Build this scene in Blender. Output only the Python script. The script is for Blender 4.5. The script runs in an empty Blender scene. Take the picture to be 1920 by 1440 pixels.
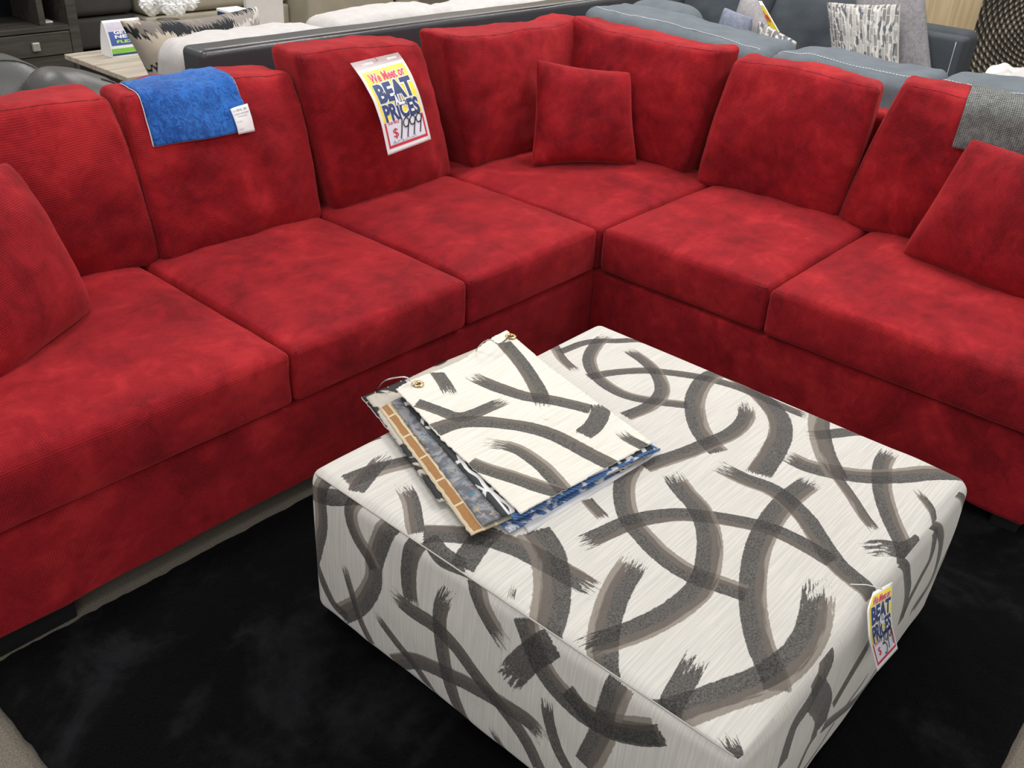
import bpy, bmesh, math, random
import numpy as np
from mathutils import Vector, Matrix, noise as mnoise
random.seed(7); RNG = np.random.default_rng(7)
scene = bpy.context.scene
COL = scene.collection
# ------------------------------------------------------------------ camera
CAMP = np.array([-2.37885768, -1.65744727, 1.56206151])
CF = np.array([0.66138278, 0.55048601, -0.50944869])
CR = np.array([0.66300852, -0.74666704, 0.05392625])
CU = np.array([0.3507029, 0.37343472, 0.85880964])
FPX = 1760.877594615044
cd = bpy.data.cameras.new('camera'); cam = bpy.data.objects.new('camera', cd); COL.objects.link(cam)
cd.sensor_fit = 'HORIZONTAL'; cd.sensor_width = 36.0; cd.lens = FPX / 1920 * 36; cd.clip_start = 0.02; cd.clip_end = 100
cam.matrix_world = Matrix(((CR[0], CU[0], -CF[0], CAMP[0]), (CR[1], CU[1], -CF[1], CAMP[1]), (CR[2], CU[2], -CF[2], CAMP[2]), (0, 0, 0, 1)))
scene.camera = cam
scene.view_settings.view_transform = 'Standard'
scene.view_settings.look = 'None'
scene.view_settings.exposure = 0.0

def at(u, v, axis, val):
    """world point seen at photo pixel (u,v) on the plane axis = val"""
    d = CF + CR * (u - 960) / FPX - CU * (v - 720) / FPX
    return CAMP + d * (val - CAMP[axis]) / d[axis]

# ------------------------------------------------------------------ materials
class NT:
    def __init__(s, name):
        s.m = bpy.data.materials.new(name); s.m.use_nodes = True
        s.t = s.m.node_tree; s.t.nodes.clear()
        s.out = s.t.nodes.new('ShaderNodeOutputMaterial')
        s.b = s.t.nodes.new('ShaderNodeBsdfPrincipled')
        s.t.links.new(s.b.outputs[0], s.out.inputs[0])
    def set(s, sock, val):
        if isinstance(val, bpy.types.NodeSocket): s.t.links.new(val, sock)
        elif isinstance(val, (tuple, list)) and len(val) == 3 and sock.type == 'RGBA': sock.default_value = (*val, 1)
        else: sock.default_value = val
    def n(s, typ, ins=None, **kw):
        nd = s.t.nodes.new('ShaderNode' + typ)
        for k, v in kw.items(): setattr(nd, k, v)
        for k, v in (ins or {}).items(): s.set(nd.inputs[k], v)
        return nd
    def math(s, op, a, b=None, c=None, clamp=False):
        nd = s.n('Math', operation=op, use_clamp=clamp)
        s.set(nd.inputs[0], a)
        if b is not None: s.set(nd.inputs[1], b)
        if c is not None: s.set(nd.inputs[2], c)
        return nd.outputs[0]
    def smooth(s, x, lo, hi):
        nd = s.n('MapRange', interpolation_type='SMOOTHSTEP')
        s.set(nd.inputs[0], x); nd.inputs[1].default_value = lo; nd.inputs[2].default_value = hi
        return nd.outputs[0]
    def mix(s, f, a, b, mode='MIX'):
        nd = s.n('Mix', data_type='RGBA', blend_type=mode)
        s.set(nd.inputs[0], f); s.set(nd.inputs[6], a); s.set(nd.inputs[7], b)
        return nd.outputs[2]
    def noise(s, vec, scale, detail=2, rough=.5, dist=0., out=0):
        nd = s.n('TexNoise', {'Scale': scale, 'Detail': detail, 'Roughness': rough, 'Distortion': dist})
        if vec is not None: s.set(nd.inputs['Vector'], vec)
        return nd.outputs[out]
    def vscale(s, vec, sx, sy, sz, rot=(0, 0, 0)):
        nd = s.n('Mapping'); s.set(nd.inputs[0], vec); nd.inputs['Scale'].default_value = (sx, sy, sz); nd.inputs['Rotation'].default_value = rot
        return nd.outputs[0]
    def coord(s, which='Object'): return s.n('TexCoord').outputs[which]
    def attr(s, name): return s.n('Attribute', attribute_name=name)
    def bump(s, h, strength, dist):
        nd = s.n('Bump', {'Height': h, 'Strength': strength, 'Distance': dist}); return nd.outputs[0]
    def fin(s, color=None, rough=.6, **kw):
        if color is not None: s.set(s.b.inputs['Base Color'], color)
        s.set(s.b.inputs['Roughness'], rough)
        for k, v in kw.items(): s.set(s.b.inputs[k.replace('_', ' ')], v)
        return s.m

def mat_plain(name, c, rough=.6, var=.08, scale=20, bump=0., bscale=120, **kw):
    t = NT(name); co = t.coord()
    f = t.noise(co, scale, 3)
    col = t.mix(t.smooth(f, .3, .7), tuple(x * (1 - var) for x in c), tuple(min(1, x * (1 + var)) for x in c))
    if bump: t.set(t.b.inputs['Normal'], t.bump(t.noise(co, bscale, 3), bump, .002))
    return t.fin(col, rough, **kw)

def mat_velvet(name, dark, mid, light, sheen=(1, .35, .38)):
    t = NT(name); co = t.coord(); uv = t.coord('UV')
    n1 = t.noise(co, 4.2, 5, .62, .5); n2 = t.noise(t.vscale(co, 1, 1.6, 1.3, (.4, .7, .2)), 15, 4, .6, .8)
    f = t.math('ADD', t.math('MULTIPLY', n1, .72), t.math('MULTIPLY', n2, .28))
    c1 = t.mix(t.smooth(f, .36, .53), dark, mid)
    c2 = t.mix(t.smooth(f, .50, .66), c1, light)
    # diagonal basket of little raised ribs
    sp = t.n('SeparateXYZ', {0: uv}); K = 2 * math.pi / .0105
    a = t.math('SINE', t.math('MULTIPLY', t.math('ADD', sp.outputs[0], sp.outputs[1]), K))
    b = t.math('SINE', t.math('MULTIPLY', t.math('SUBTRACT', sp.outputs[0], sp.outputs[1]), K))
    w = t.math('MULTIPLY', a, b)
    n3 = t.noise(co, 9, 3, .6)
    dep = t.smooth(n3, .40, .62)
    wv = t.math('MULTIPLY', t.smooth(w, -.2, .55), t.math('MULTIPLY_ADD', dep, .50, .14))
    c3 = t.mix(wv, c2, tuple(x * .45 for x in dark))
    fine = t.noise(co, 420, 2)
    c4 = t.mix(t.math('MULTIPLY', t.smooth(fine, .35, .7), .18), c3, tuple(min(1, x * 1.3) for x in light))
    h = t.math('ADD', t.math('MULTIPLY', w, -.5), t.math('MULTIPLY', fine, .6))
    t.set(t.b.inputs['Normal'], t.bump(h, .5, .0016))
    return t.fin(c4, .85, Sheen_Weight=.55, Sheen_Roughness=.40, Sheen_Tint=(*sheen, 1), Specular_IOR_Level=.15)

RED = mat_velvet('red_velvet', (.150, .0042, .0092), (.285, .0092, .0155), (.43, .021, .026), (1, .14, .15))
REDP = mat_plain('red_piping', (.15, .005, .010), .8)
BLACKLEG = mat_plain('black_wood', (.008, .008, .009), .5)
WHITE = mat_plain('white_card', (.86, .86, .88), .45, .02)
NAVY = mat_plain('navy_ink', (.025, .05, .17), .5, .05)
SIGNRED = mat_plain('red_ink', (.62, .03, .06), .5, .05)
YELLOW = mat_plain('yellow_ink', (.90, .72, .06), .5, .05)
INK = mat_plain('black_marker', (.012, .01, .014), .5, .05)
GREYINK = mat_plain('grey_ink', (.30, .33, .38), .5, .05)
BRASS = mat_plain('brass', (.62, .43, .16), .25, .1, Metallic=1.0)
WIRE = mat_plain('steel_wire', (.55, .56, .58), .22, .1, Metallic=1.0)
KNOB = mat_plain('brushed_nickel', (.60, .58, .54), .35, .1, Metallic=.6)

def mat_strokes(name, layers, base=(.66, .64, .60)):
    t = NT(name); uv = t.coord('UV'); co = t.coord()
    st = t.noise(t.vscale(uv, 6, 260, 1), 1, 3, .7); sl = t.noise(co, 5, 2)
    c = t.mix(t.smooth(st, .35, .68), tuple(x * .86 for x in base), tuple(min(1, x * 1.05) for x in base))
    c = t.mix(t.math('MULTIPLY', sl, .15), c, (.70, .68, .66))
    spk = t.noise(co, 300, 3, .7); jit = t.noise(co, 95, 3, .7)
    spkl = t.n('TexNoise', {'Vector': t.vscale(co, 1, 1, 1), 'Scale': 620., 'Detail': 3., 'Roughness': .8}).outputs[0]
    for k in range(layers):
        at_ = t.attr('stroke%d' % k)
        s3 = t.n('SeparateColor', {0: at_.outputs['Color']})
        a, g, e = s3.outputs[0], s3.outputs[1], s3.outputs[2]; al = at_.outputs['Alpha']
        edge = t.math('ADD', a, t.math('MULTIPLY', t.math('SUBTRACT', jit, .5), .22))
        m1 = t.smooth(edge, 1.03, .95)
        bv = t.n('CombineXYZ', {0: t.math('MULTIPLY', g, 7.), 1: t.math('MULTIPLY', al, 16.), 2: k * 3.7}).outputs[0]
        br = t.smooth(t.noise(bv, 1.6, 3, .65), .22, .78)
        jb = t.math('MULTIPLY_ADD', t.math('SUBTRACT', spkl, .5), .9, br)
        m2 = t.smooth(t.math('SUBTRACT', e, jb), -.06, .10)
        m = t.math('MULTIPLY', m1, m2)
        # tone across the stroke: charcoal, taupe, pale taupe
        gg = t.math('ADD', g, t.math('MULTIPLY', t.math('SUBTRACT', t.noise(bv, .9, 2), .5), .5))
        dk = t.mix(t.smooth(t.math('ADD', spk, t.math('MULTIPLY', spkl, .6)), .55, 1.0), (.021, .020, .021), (.165, .157, .152))
        tone = t.mix(t.smooth(gg, .02, .20), dk, (.165, .140, .122))
        tone = t.mix(t.smooth(gg, .42, .58), tone, (.40, .355, .31))
        tone = t.mix(.22, tone, dk)
        # overlapping paint deepens
        mul = t.mix(1.0, tone, c, 'MULTIPLY')
        lay = t.mix(.55, tone, mul)
        c = t.mix(t.math('MULTIPLY', m, .97), c, lay)
    hb = t.math('ADD', t.math('MULTIPLY', st, .7), t.math('MULTIPLY', spk, .5))
    t.set(t.b.inputs['Normal'], t.bump(hb, .35, .0012))
    return t.fin(c, .85, Sheen_Weight=.1, Specular_IOR_Level=.2)

# ------------------------------------------------------------------ object helpers
def link(o, parent=None):
    COL.objects.link(o)
    if parent is not None: o.parent = parent
    return o

ORIG = {}
def thing(name, label, cat, loc, group=None):
    o = bpy.data.objects.new(name, None); COL.objects.link(o); o.location = loc; o.empty_display_size = .1
    o['label'] = label; o['category'] = cat
    if group: o['group'] = group
    ORIG[o.name] = np.array(loc, float)
    return o
def root_loc(o):
    while o.parent: o = o.parent
    return ORIG.get(o.name, np.zeros(3))

def mk(name, V, F, mat, parent=None, uv=None, smooth=True, label=None):
    V = np.asarray(V, float)
    off = root_loc(parent) if parent is not None else np.zeros(3)
    me = bpy.data.meshes.new(name); me.from_pydata((V - off).tolist(), [], [list(map(int, f)) for f in F])
    if uv is not None:
        l = me.uv_layers.new(name='UVMap'); l.data.foreach_set('uv', np.asarray(uv, np.float32).ravel())
    if smooth: me.polygons.foreach_set('use_smooth', [True] * len(me.polygons))
    me.materials.append(mat); me.update()
    o = bpy.data.objects.new(name, me); link(o, parent)
    if label: o['label'] = label
    return o
def single(o, label, cat, group=None):
    """turn a lone mesh into a labelled top-level thing with its origin at its base"""
    n = len(o.data.vertices); a = np.empty(n * 3); o.data.vertices.foreach_get('co', a); a = a.reshape(-1, 3)
    c = np.array([a[:, 0].mean(), a[:, 1].mean(), a[:, 2].min()])
    o.data.vertices.foreach_set('co', (a - c).ravel()); o.location = c
    o['label'] = label; o['category'] = cat
    if group: o['group'] = group
    return o
def structure(o): o['kind'] = 'structure'; return o

def box(name, lo, hi, mat, parent=None, bevel=.004, rot=None, label=None, seg=2):
    lo, hi = np.array(lo, float), np.array(hi, float); c = (lo + hi) / 2; off = root_loc(parent) if parent is not None else np.zeros(3)
    bm = bmesh.new(); bmesh.ops.create_cube(bm, size=1)
    for v in bm.verts: v.co = Vector(v.co[i] * (hi - lo)[i] for i in range(3))
    if bevel: bmesh.ops.bevel(bm, geom=bm.edges[:], offset=min(bevel, (hi - lo).min() * .45), segments=seg, profile=.5, affect='EDGES', clamp_overlap=True)
    if rot is not None: bmesh.ops.transform(bm, matrix=rot, verts=bm.verts)
    for v in bm.verts: v.co += Vector(c - off)
    me = bpy.data.meshes.new(name); 
    uvl = bm.loops.layers.uv.new('UVMap')
    for f in bm.faces:
        ax = max(range(3), key=lambda i: abs(f.normal[i])); i, j = [k for k in range(3) if k != ax]
        for l in f.loops: l[uvl].uv = (l.vert.co[i], l.vert.co[j])
    bm.to_mesh(me); bm.free()
    me.materials.append(mat); me.polygons.foreach_set('use_smooth', [False] * len(me.polygons))
    o = bpy.data.objects.new(name, me); link(o, parent)
    if label: o['label'] = label
    return o

def axis_nodes(h, r, n, k=4):
    """lattice coordinates along one axis in [-1,1]: rounded ends sampled evenly in angle"""
    r = min(r, h * .98); e = [h - r + r * math.tan(i / k * math.pi / 4) for i in range(1, k + 1)]
    m = np.linspace(-(h - r), h - r, n + 1)
    return np.concatenate([[-x for x in e[::-1]], m, e]) / h

def rounded_box(h, r, n, k=4):
    """verts in t-space ([-1,1] box, rounded edges), quads, per-loop uv in metres, lattice points"""
    ax = [axis_nodes(h[i], r, n[i], k) for i in range(3)]
    idx = {}; P = []
    def vid(i, j, l):
        q = (i, j, l)
        if q not in idx: idx[q] = len(P); P.append((ax[0][i], ax[1][j], ax[2][l]))
        return idx[q]
    L = [len(a) - 1 for a in ax]; F = []; UV = []
    def grid(a, b, c, end):
        for i in range(L[a]):
            for j in range(L[b]):
                q = []
                for di, dj in ((0, 0), (1, 0), (1, 1), (0, 1)):
                    t = [0, 0, 0]; t[a] = i + di; t[b] = j + dj; t[c] = end; q.append((tuple(t), (ax[a][i + di] * h[a], ax[b][j + dj] * h[b])))
                s = 1 if end else -1
                if (a, b, c) in ((0, 2, 1),): s = -s
                if s < 0: q = q[::-1]
                F.append([vid(*t) for t, _ in q]); UV.extend(u for _, u in q)
    for a, b, c in ((0, 1, 2), (1, 2, 0), (0, 2, 1)):
        grid(a, b, c, 0); grid(a, b, c, L[c])
    P = np.array(P); H = np.array(h); q = P * H; lim = np.maximum(H - r, H * .02)
    c = np.clip(q, -lim, lim); d = q - c; nn = np.linalg.norm(d, axis=1, keepdims=True); nn[nn == 0] = 1
    return (c + d / nn * r) / H, F, UV, P

def fbm(p, scale, seed=0.):
    return np.array([mnoise.fractal(Vector((x * scale + seed, y * scale - seed, z * scale + 2 * seed)), 1.0, 2.0, 3) for x, y, z in p])

class Cushion:
    """box cushion: t-space x = width, y = height, z = depth (+1 front).  corners are the four front corners + a depth vector"""
    def __init__(s, FBL, FBR, FTL, FTR, D, r=.024, bulge=.05, crown=.02, wr=.0065, n=(30, 26, 8), seed=0., side=.012, sag=None, back=.03, ear=0.):
        s.c = [np.array(x, float) for x in (FBL, FBR, FTL, FTR)]; s.D = np.array(D, float)
        w = np.linalg.norm(s.c[1] - s.c[0]); hh = np.linalg.norm(s.c[2] - s.c[0]); d = np.linalg.norm(s.D)
        s.h = np.array([w, hh, d]) / 2; s.r = min(r, d * .45); s.n = n; s.bulge = bulge; s.crown = crown; s.wr = wr; s.seed = seed; s.side = side; s.back = back; s.ear = ear
    def world(s, t):
        t = np.array(t, float); x, y, z = t[:, 0], t[:, 1], t[:, 2]
        fx = np.clip(1 - x ** 2, 0, 1); fy = np.clip(1 - y ** 2, 0, 1)
        zz = z.copy(); hz = s.h[2]
        zz = zz + np.where(z > 0, z, 0) * s.bulge / hz * (fx ** .6) * (fy ** .6) - np.where(z < 0, -z, 0) * s.back / hz * fx * fy
        yy = y + np.where(y > 0, y, 0) * s.crown / s.h[1] * fx * (1 - .35 * z * z) 
        if s.ear: yy = yy + s.ear / s.h[1] * np.clip(y, 0, 1) * (np.abs(x) ** 6)
        xx = x + x * np.abs(x) * s.side / s.h[0] * fy
        a, b = (xx + 1) / 2, (yy + 1) / 2
        P = (np.outer((1 - a) * (1 - b), s.c[0]) + np.outer(a * (1 - b), s.c[1]) + np.outer((1 - a) * b, s.c[2]) + np.outer(a * b, s.c[3]))
        return P + np.outer((1 - zz) / 2, s.D)
    def wrinkle(s, P, t):
        if not s.wr: return P
        nrm = s.D / np.linalg.norm(s.D); up = s.c[2] - s.c[0]; up /= np.linalg.norm(up)
        f = fbm(P, 5.5, s.seed + 1.3); g = fbm(P, 14, s.seed + 7.7)
        disp = s.wr * (f * 1.6 + g * .5)
        return P - np.outer(disp * np.clip(t[:, 2] * 1.5, -1, 1), nrm) + np.outer(disp * np.clip(t[:, 1] * 1.5, -1, 1), up)
    def build(s, name, mat, parent):
        t, F, UV, _ = rounded_box(s.h, s.r, s.n)
        P = s.world(t)
        P = s.wrinkle(P, t)
        o = mk(name, P, F, mat, parent, UV)
        return o
    def path(s, pts, off=0.):
        """world points of t-space surface points, lifted by off along t normals"""
        pts = np.array(pts, float); H = s.h; q = pts * H; lim = H - s.r
        c = np.clip(q, -lim, lim); d = q - c; nn = np.linalg.norm(d, axis=1, keepdims=True); nn[nn == 0] = 1
        T = (c + d / nn * (s.r + off)) / H
        return s.wrinkle(s.world(T), np.clip(T, -1, 1))

def tube(name, pts, rad, mat, parent, seg=6, closed=False, label=None):
    pts = np.array(pts, float); n = len(pts); V = []; F = []
    rad = np.full(n, rad) if np.isscalar(rad) else np.array(rad)
    prev = None
    for i in range(n):
        a = pts[(i - 1) % n] if (closed or i > 0) else pts[i]; b = pts[(i + 1) % n] if (closed or i < n - 1) else pts[i]
        tn = b - a; tn /= (np.linalg.norm(tn) + 1e-12)
        if prev is None:
            ref = np.array([0, 0, 1.]) if abs(tn[2]) < .9 else np.array([1., 0, 0]); x = np.cross(tn, ref)
        else: x = prev - tn * np.dot(prev, tn)
        x /= np.linalg.norm(x); prev = x; y = np.cross(tn, x)
        for k in range(seg):
            th = 2 * math.pi * k / seg; V.append(pts[i] + rad[i] * (math.cos(th) * x + math.sin(th) * y))
    m = n if closed else n - 1
    for i in range(m):
        for k in range(seg):
            F.append([i * seg + k, i * seg + (k + 1) % seg, ((i + 1) % n) * seg + (k + 1) % seg, ((i + 1) % n) * seg + k])
    if not closed: F.append(list(range(seg))[::-1]); F.append([(n - 1) * seg + k for k in range(seg)])
    return mk(name, V, F, mat, parent, label=label)

def catmull(P, per=10):
    P = np.array(P, float)
    if len(P) < 3: return np.array([P[0] + (P[-1] - P[0]) * i / per for i in range(per + 1)])
    Q = np.vstack([2 * P[0] - P[1], P, 2 * P[-1] - P[-2]]); out = []
    for i in range(1, len(Q) - 2):
        for k in range(per):
            t = k / per; a, b, c, d = Q[i - 1:i + 3]
            out.append(.5 * (2 * b + (c - a) * t + (2 * a - 5 * b + 4 * c - d) * t * t + (3 * b - a - 3 * c + d) * t ** 3))
    out.append(Q[-2]); return np.array(out)

def sheet(name, fn, nu, nv, mat, parent=None, thick=.0015, uvs=(1, 1), label=None, extra=None):
    """thin two-sided cloth/card: fn(u,v)->point for u,v in [0,1]"""
    U, Vv = np.meshgrid(np.linspace(0, 1, nu + 1), np.linspace(0, 1, nv + 1), indexing='ij')
    top = np.array([fn(u, v) for u, v in zip(U.ravel(), Vv.ravel())]); G = top.reshape(nu + 1, nv + 1, 3)
    du = np.gradient(G, axis=0); dv = np.gradient(G, axis=1); N = np.cross(du, dv); N /= (np.linalg.norm(N, axis=2, keepdims=True) + 1e-12)
    bot = top - N.reshape(-1, 3) * thick
    n = len(top); w = nv + 1; F = []; UV = []; UU, VV = U.ravel() * uvs[0], Vv.ravel() * uvs[1]
    for i in range(nu):
        for j in range(nv):
            q = [i * w + j, (i + 1) * w + j, (i + 1) * w + j + 1, i * w + j + 1]
            F.append(q); UV += [(UU[k], VV[k]) for k in q]
            q2 = q[::-1]; F.append([n + k for k in q2]); UV += [(UU[k], VV[k]) for k in q2]
    rim = [i * w for i in range(nu + 1)] + [nu * w + j for j in range(1, w)] + [i * w + nv for i in range(nu - 1, -1, -1)] + [j for j in range(nv - 1, 0, -1)]
    for a, b in zip(rim, rim[1:] + rim[:1]):
        F.append([b, a, n + a, n + b]); UV += [(UU[k], VV[k]) for k in (b, a, a, b)]
    o = mk(name, np.vstack([top, bot]), F, mat, parent, UV, label=label)
    return o, U.ravel(), Vv.ravel(), n

_fontcache = {}
def lettering(name, body, region, mapf, mat, parent, bold=.0, lift=.0006, shear=0., cut=.02):
    """text whose glyph outlines are laid into region (u0,v0,u1,v1; v down) of a sheet through mapf(u,v,lift)"""
    cu = bpy.data.curves.new('txt', 'FONT'); cu.body = body; cu.size = 1; cu.offset = bold; cu.shear = shear; cu.fill_mode = 'FRONT'; cu.resolution_u = 4
    ob = bpy.data.objects.new('txt', cu); COL.objects.link(ob)
    dg = bpy.context.evaluated_depsgraph_get(); dg.update()
    me = bpy.data.meshes.new_from_object(ob.evaluated_get(dg)); bpy.data.objects.remove(ob); bpy.data.curves.remove(cu)
    bm = bmesh.new(); bm.from_mesh(me); bpy.data.meshes.remove(me)
    xs = [v.co.x for v in bm.verts]; ys = [v.co.y for v in bm.verts]
    x0, x1, y0, y1 = min(xs), max(xs), min(ys), max(ys); u0, v0, u1, v1 = region
    for v in bm.verts:
        v.co = Vector((u0 + (v.co.x - x0) / (x1 - x0) * (u1 - u0), v0 + (y1 - v.co.y) / (y1 - y0) * (v1 - v0), 0))
    k = v0 + cut
    while k < v1:
        bmesh.ops.bisect_plane(bm, geom=bm.verts[:] + bm.edges[:] + bm.faces[:], plane_co=(0, k, 0), plane_no=(0, 1, 0)); k += cut
    V = [mapf(v.co.x, v.co.y, lift) for v in bm.verts]; bm.verts.index_update()
    F = [[v.index for v in f.verts] for f in bm.faces]; bm.free()
    return mk(name, V, F, mat, parent, smooth=False)

def patch(name, poly_uv, mapf, mat, parent, lift=.0003, n=14, label=None):
    """quad region (u0,v0,u1,v1) painted on a sheet"""
    u0, v0, u1, v1 = poly_uv; V = []; F = []; m = max(2, int(n * (v1 - v0)) + 1); mu = 4
    for j in range(m + 1):
        for i in range(mu + 1): V.append(mapf(u0 + (u1 - u0) * i / mu, v0 + (v1 - v0) * j / m, lift))
    for j in range(m):
        for i in range(mu): a = j * (mu + 1) + i; F.append([a, a + 1, a + mu + 2, a + mu + 1])
    return mk(name, V, F, mat, parent, label=label)

def marker(name, lines, mapf, mat, parent, w=.012, lift=.0009, asp=.6):
    """hand-drawn pen lines as flat ribbons on a sheet; asp = sheet width/height"""
    V = []; F = []
    for L in lines:
        P = catmull(L, 6); n = len(P); b = len(V)
        for i in range(n):
            tn = P[min(i + 1, n - 1)] - P[max(i - 1, 0)]; tn = np.array([tn[0] * asp, tn[1]]); tn /= np.linalg.norm(tn) + 1e-9
            nn = np.array([-tn[1] / asp, tn[0]]) * w / 2
            V.append(mapf(*(P[i] + nn), lift)); V.append(mapf(*(P[i] - nn), lift))
        for i in range(n - 1): F.append([b + 2 * i, b + 2 * i + 1, b + 2 * i + 3, b + 2 * i + 2])
    return mk(name, V, F, mat, parent, smooth=False)

# ------------------------------------------------------------------ painted brush strokes (vector fields on the mesh)
def stroke_layers(strokes):
    """strokes: dict(p=polyline Nx2, w=half width, tone, r0, r1, flip). greedy layer assignment so strokes of one layer stay apart"""
    for s in strokes:
        s['c'] = catmull(s['p'], 9)
    layers = []
    for s in strokes:
        for L in layers:
            if all(np.min(np.linalg.norm(s['c'][:, None] - q['c'][None], axis=2)) > s['w'] + q['w'] + .035 for q in L): L.append(s); break
        else: layers.append([s])
    return layers
def stroke_field(Q, L):
    out = np.tile(np.array([3., 0., -3., 0.]), (len(Q), 1)); best = np.full(len(Q), 1e9)
    for s in L:
        c = s['c']; w = s['w']; lo, hi = c.min(0) - w - .06, c.max(0) + w + .06
        ids = np.where(((Q >= lo) & (Q <= hi)).all(1))[0]
        if not len(ids): continue
        p = Q[ids]; A, B = c[:-1], c[1:]; d = B - A; l = np.linalg.norm(d, axis=1); cum = np.concatenate([[0], np.cumsum(l)])
        rel = p[:, None] - A[None]; tt = (rel * d[None]).sum(2) / (l ** 2)[None]; tc = np.clip(tt, 0, 1)
        lat = (d[None, :, 0] * rel[..., 1] - d[None, :, 1] * rel[..., 0]) / l[None]
        dist = np.linalg.norm(rel - tc[..., None] * d[None], axis=2); k = dist.argmin(1); r = np.arange(len(p))
        along = cum[k] + tc[r, k] * l[k]; tot = cum[-1]
        along = np.where((k == 0) & (tt[r, 0] < 0), tt[r, 0] * l[0], along)
        along = np.where((k == len(l) - 1) & (tt[r, -1] > 1), cum[-2] + tt[r, -1] * l[-1], along)
        la = lat[r, k]; end = (along < 0) | (along > tot)
        aa = np.where(end, np.abs(la), dist[r, k]) / w
        e = np.minimum(along / s['r0'], (tot - along) / s['r1'])
        sgn = np.where(la >= 0, -1., 1.) * s['flip']
        g = sgn * np.minimum(np.abs(la) / w, 1.2) * s['gain'] + s['tone']
        m = dist[r, k] < best[ids]; ii = ids[m]
        best[ii] = dist[r, k][m]
        out[ii, 0] = np.minimum(aa[m], 3); out[ii, 1] = g[m]; out[ii, 2] = np.clip(e[m], -3, 3); out[ii, 3] = along[m]
    return out
def S(p, w=.019, tone=0., gain=.75, flip=1, r0=.006, r1=.006):
    return dict(p=np.array(p, float), w=w, tone=tone, gain=gain, flip=flip, r0=r0, r1=r1)
def put_attr(o, k, data):
    a = o.data.attributes.new('stroke%d' % k, 'FLOAT_COLOR', 'POINT'); a.data.foreach_set('color', np.asarray(data, np.float32).ravel())
# ================================================================== SETTING
def mat_carpet():
    t = NT('carpet_loop'); co = t.coord()
    f = t.noise(co, 260, 3, .8); g = t.noise(co, 3, 3)
    c = t.mix(t.smooth(f, .3, .7), (.115, .098, .076), (.26, .235, .195)); c = t.mix(t.math('MULTIPLY', g, .35), c, (.15, .13, .10))
    t.set(t.b.inputs['Normal'], t.bump(f, .6, .004)); return t.fin(c, .95)
def flat(name, P, mat, uvs=None):
    return mk(name, P, [list(range(len(P)))], mat, None, uvs or [(p[0], p[1]) for p in P], smooth=False)
structure(flat('floor', [(-5, -4.5, 0), (7, -4.5, 0), (7, 9, 0), (-5, 9, 0)], mat_carpet()))
def mat_woodwall():
    t = NT('pale_wood_panelling'); co = t.coord()
    f = t.noise(t.vscale(co, 14, 14, .7), 1.5, 4, .6, .6)
    c = t.mix(t.smooth(f, .3, .7), (.50, .38, .215), (.66, .53, .335)); return t.fin(c, .55)
structure(box('wall_right', (5.0, -4.5, 0), (5.1, 9, 3.2), mat_woodwall(), bevel=0))
structure(box('wall_back', (-5, 8.6, 0), (5.0, 8.7, 3.2), mat_plain('beige_wall', (.55, .49, .38), .8), bevel=0))

# ================================================================== RUG
def mat_rug():
    t = NT('black_shag'); co = t.coord()
    n = t.noise(co, 2.6, 4, .62, .8); f = t.noise(co, 190, 3, .75); m = t.noise(co, 22, 3, .6)
    k = t.smooth(t.math('ADD', t.math('MULTIPLY', n, .8), t.math('MULTIPLY', m, .2)), .49, .68)
    c = t.mix(k, (.0013, .0014, .0020), (.0145, .015, .0175)); c = t.mix(t.math('MULTIPLY', t.smooth(f, .5, .8), .5), c, (.010, .010, .013))
    t.set(t.b.inputs['Normal'], t.bump(f, .9, .01)); return t.fin(c, .95, Specular_IOR_Level=.05, Sheen_Weight=.015, Sheen_Roughness=.6)
def make_rug():
    x0, x1, y0, y1, H = -2.045, .30, -1.64, -.004, .022
    h = [(x1 - x0) / 2, (y1 - y0) / 2, H / 2]; t, F, UV, _ = rounded_box(h, .009, (150, 120, 1), 2)
    P = t * np.array(h) + np.array([(x0 + x1) / 2, (y0 + y1) / 2, H / 2])
    top = P[:, 2] > .012
    P[top, 2] += .004 * fbm(P[top], 30, 2.)
    edge = (np.abs(t[:, 0]) > .985) | (np.abs(t[:, 1]) > .985)
    j = fbm(P * np.array([1, 1, .2]), 26, 5.) * .0025
    P[edge, 0] += j[edge]; P[edge, 1] += j[edge]
    P[:, 2] = np.maximum(P[:, 2], .0008)
    o = mk('area_rug', P, F, mat_rug(), None, UV)
    single(o, 'black shaggy area rug on the carpet under the patterned ottoman', 'rug')
make_rug()

# ================================================================== RED SECTIONAL
ZS, ZT, ZB, W, DD = .3127, .462, .06, .6064, .62
sofa = thing('sectional_sofa', 'red velvet L-shaped corner sofa with loose box cushions, behind the patterned ottoman', 'sofa', (0, 0, 0))
XL, YR, BK = -2.05, -1.44, .97
def rbx(name, lo, hi, r, mat, parent, n=(20, 20, 8), wr=.0, k=3, label=None):
    lo, hi = np.array(lo, float), np.array(hi, float); h = (hi - lo) / 2
    t, F, UV, _ = rounded_box(h, r, n, k); P = t * h + (lo + hi) / 2
    if wr:
        f = fbm(P, 4, 3.); c = (lo + hi) / 2; d = np.sign(t) * (np.abs(t) > .97); P = P + d * (wr * f)[:, None]
    return mk(name, P, F, mat, parent, UV, label=label)
rbx('base', (XL, .004, ZB), (BK, BK, ZS - .004), .012, RED, sofa, (60, 24, 6), .004)
rbx('base', (.004, YR, ZB), (BK, 0.003, ZS - .004), .012, RED, sofa, (24, 40, 6), .004)
rbx('back_frame', (XL, .86, ZS), (BK, BK, .80), .03, RED, sofa, (40, 4, 10))
rbx('back_frame', (.86, YR, ZS), (BK, .86, .80), .03, RED, sofa, (4, 40, 10))
rbx('arm', (XL, .17, ZS), (-1.86, .858, .62), .05, RED, sofa, (6, 16, 8), .004)
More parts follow.
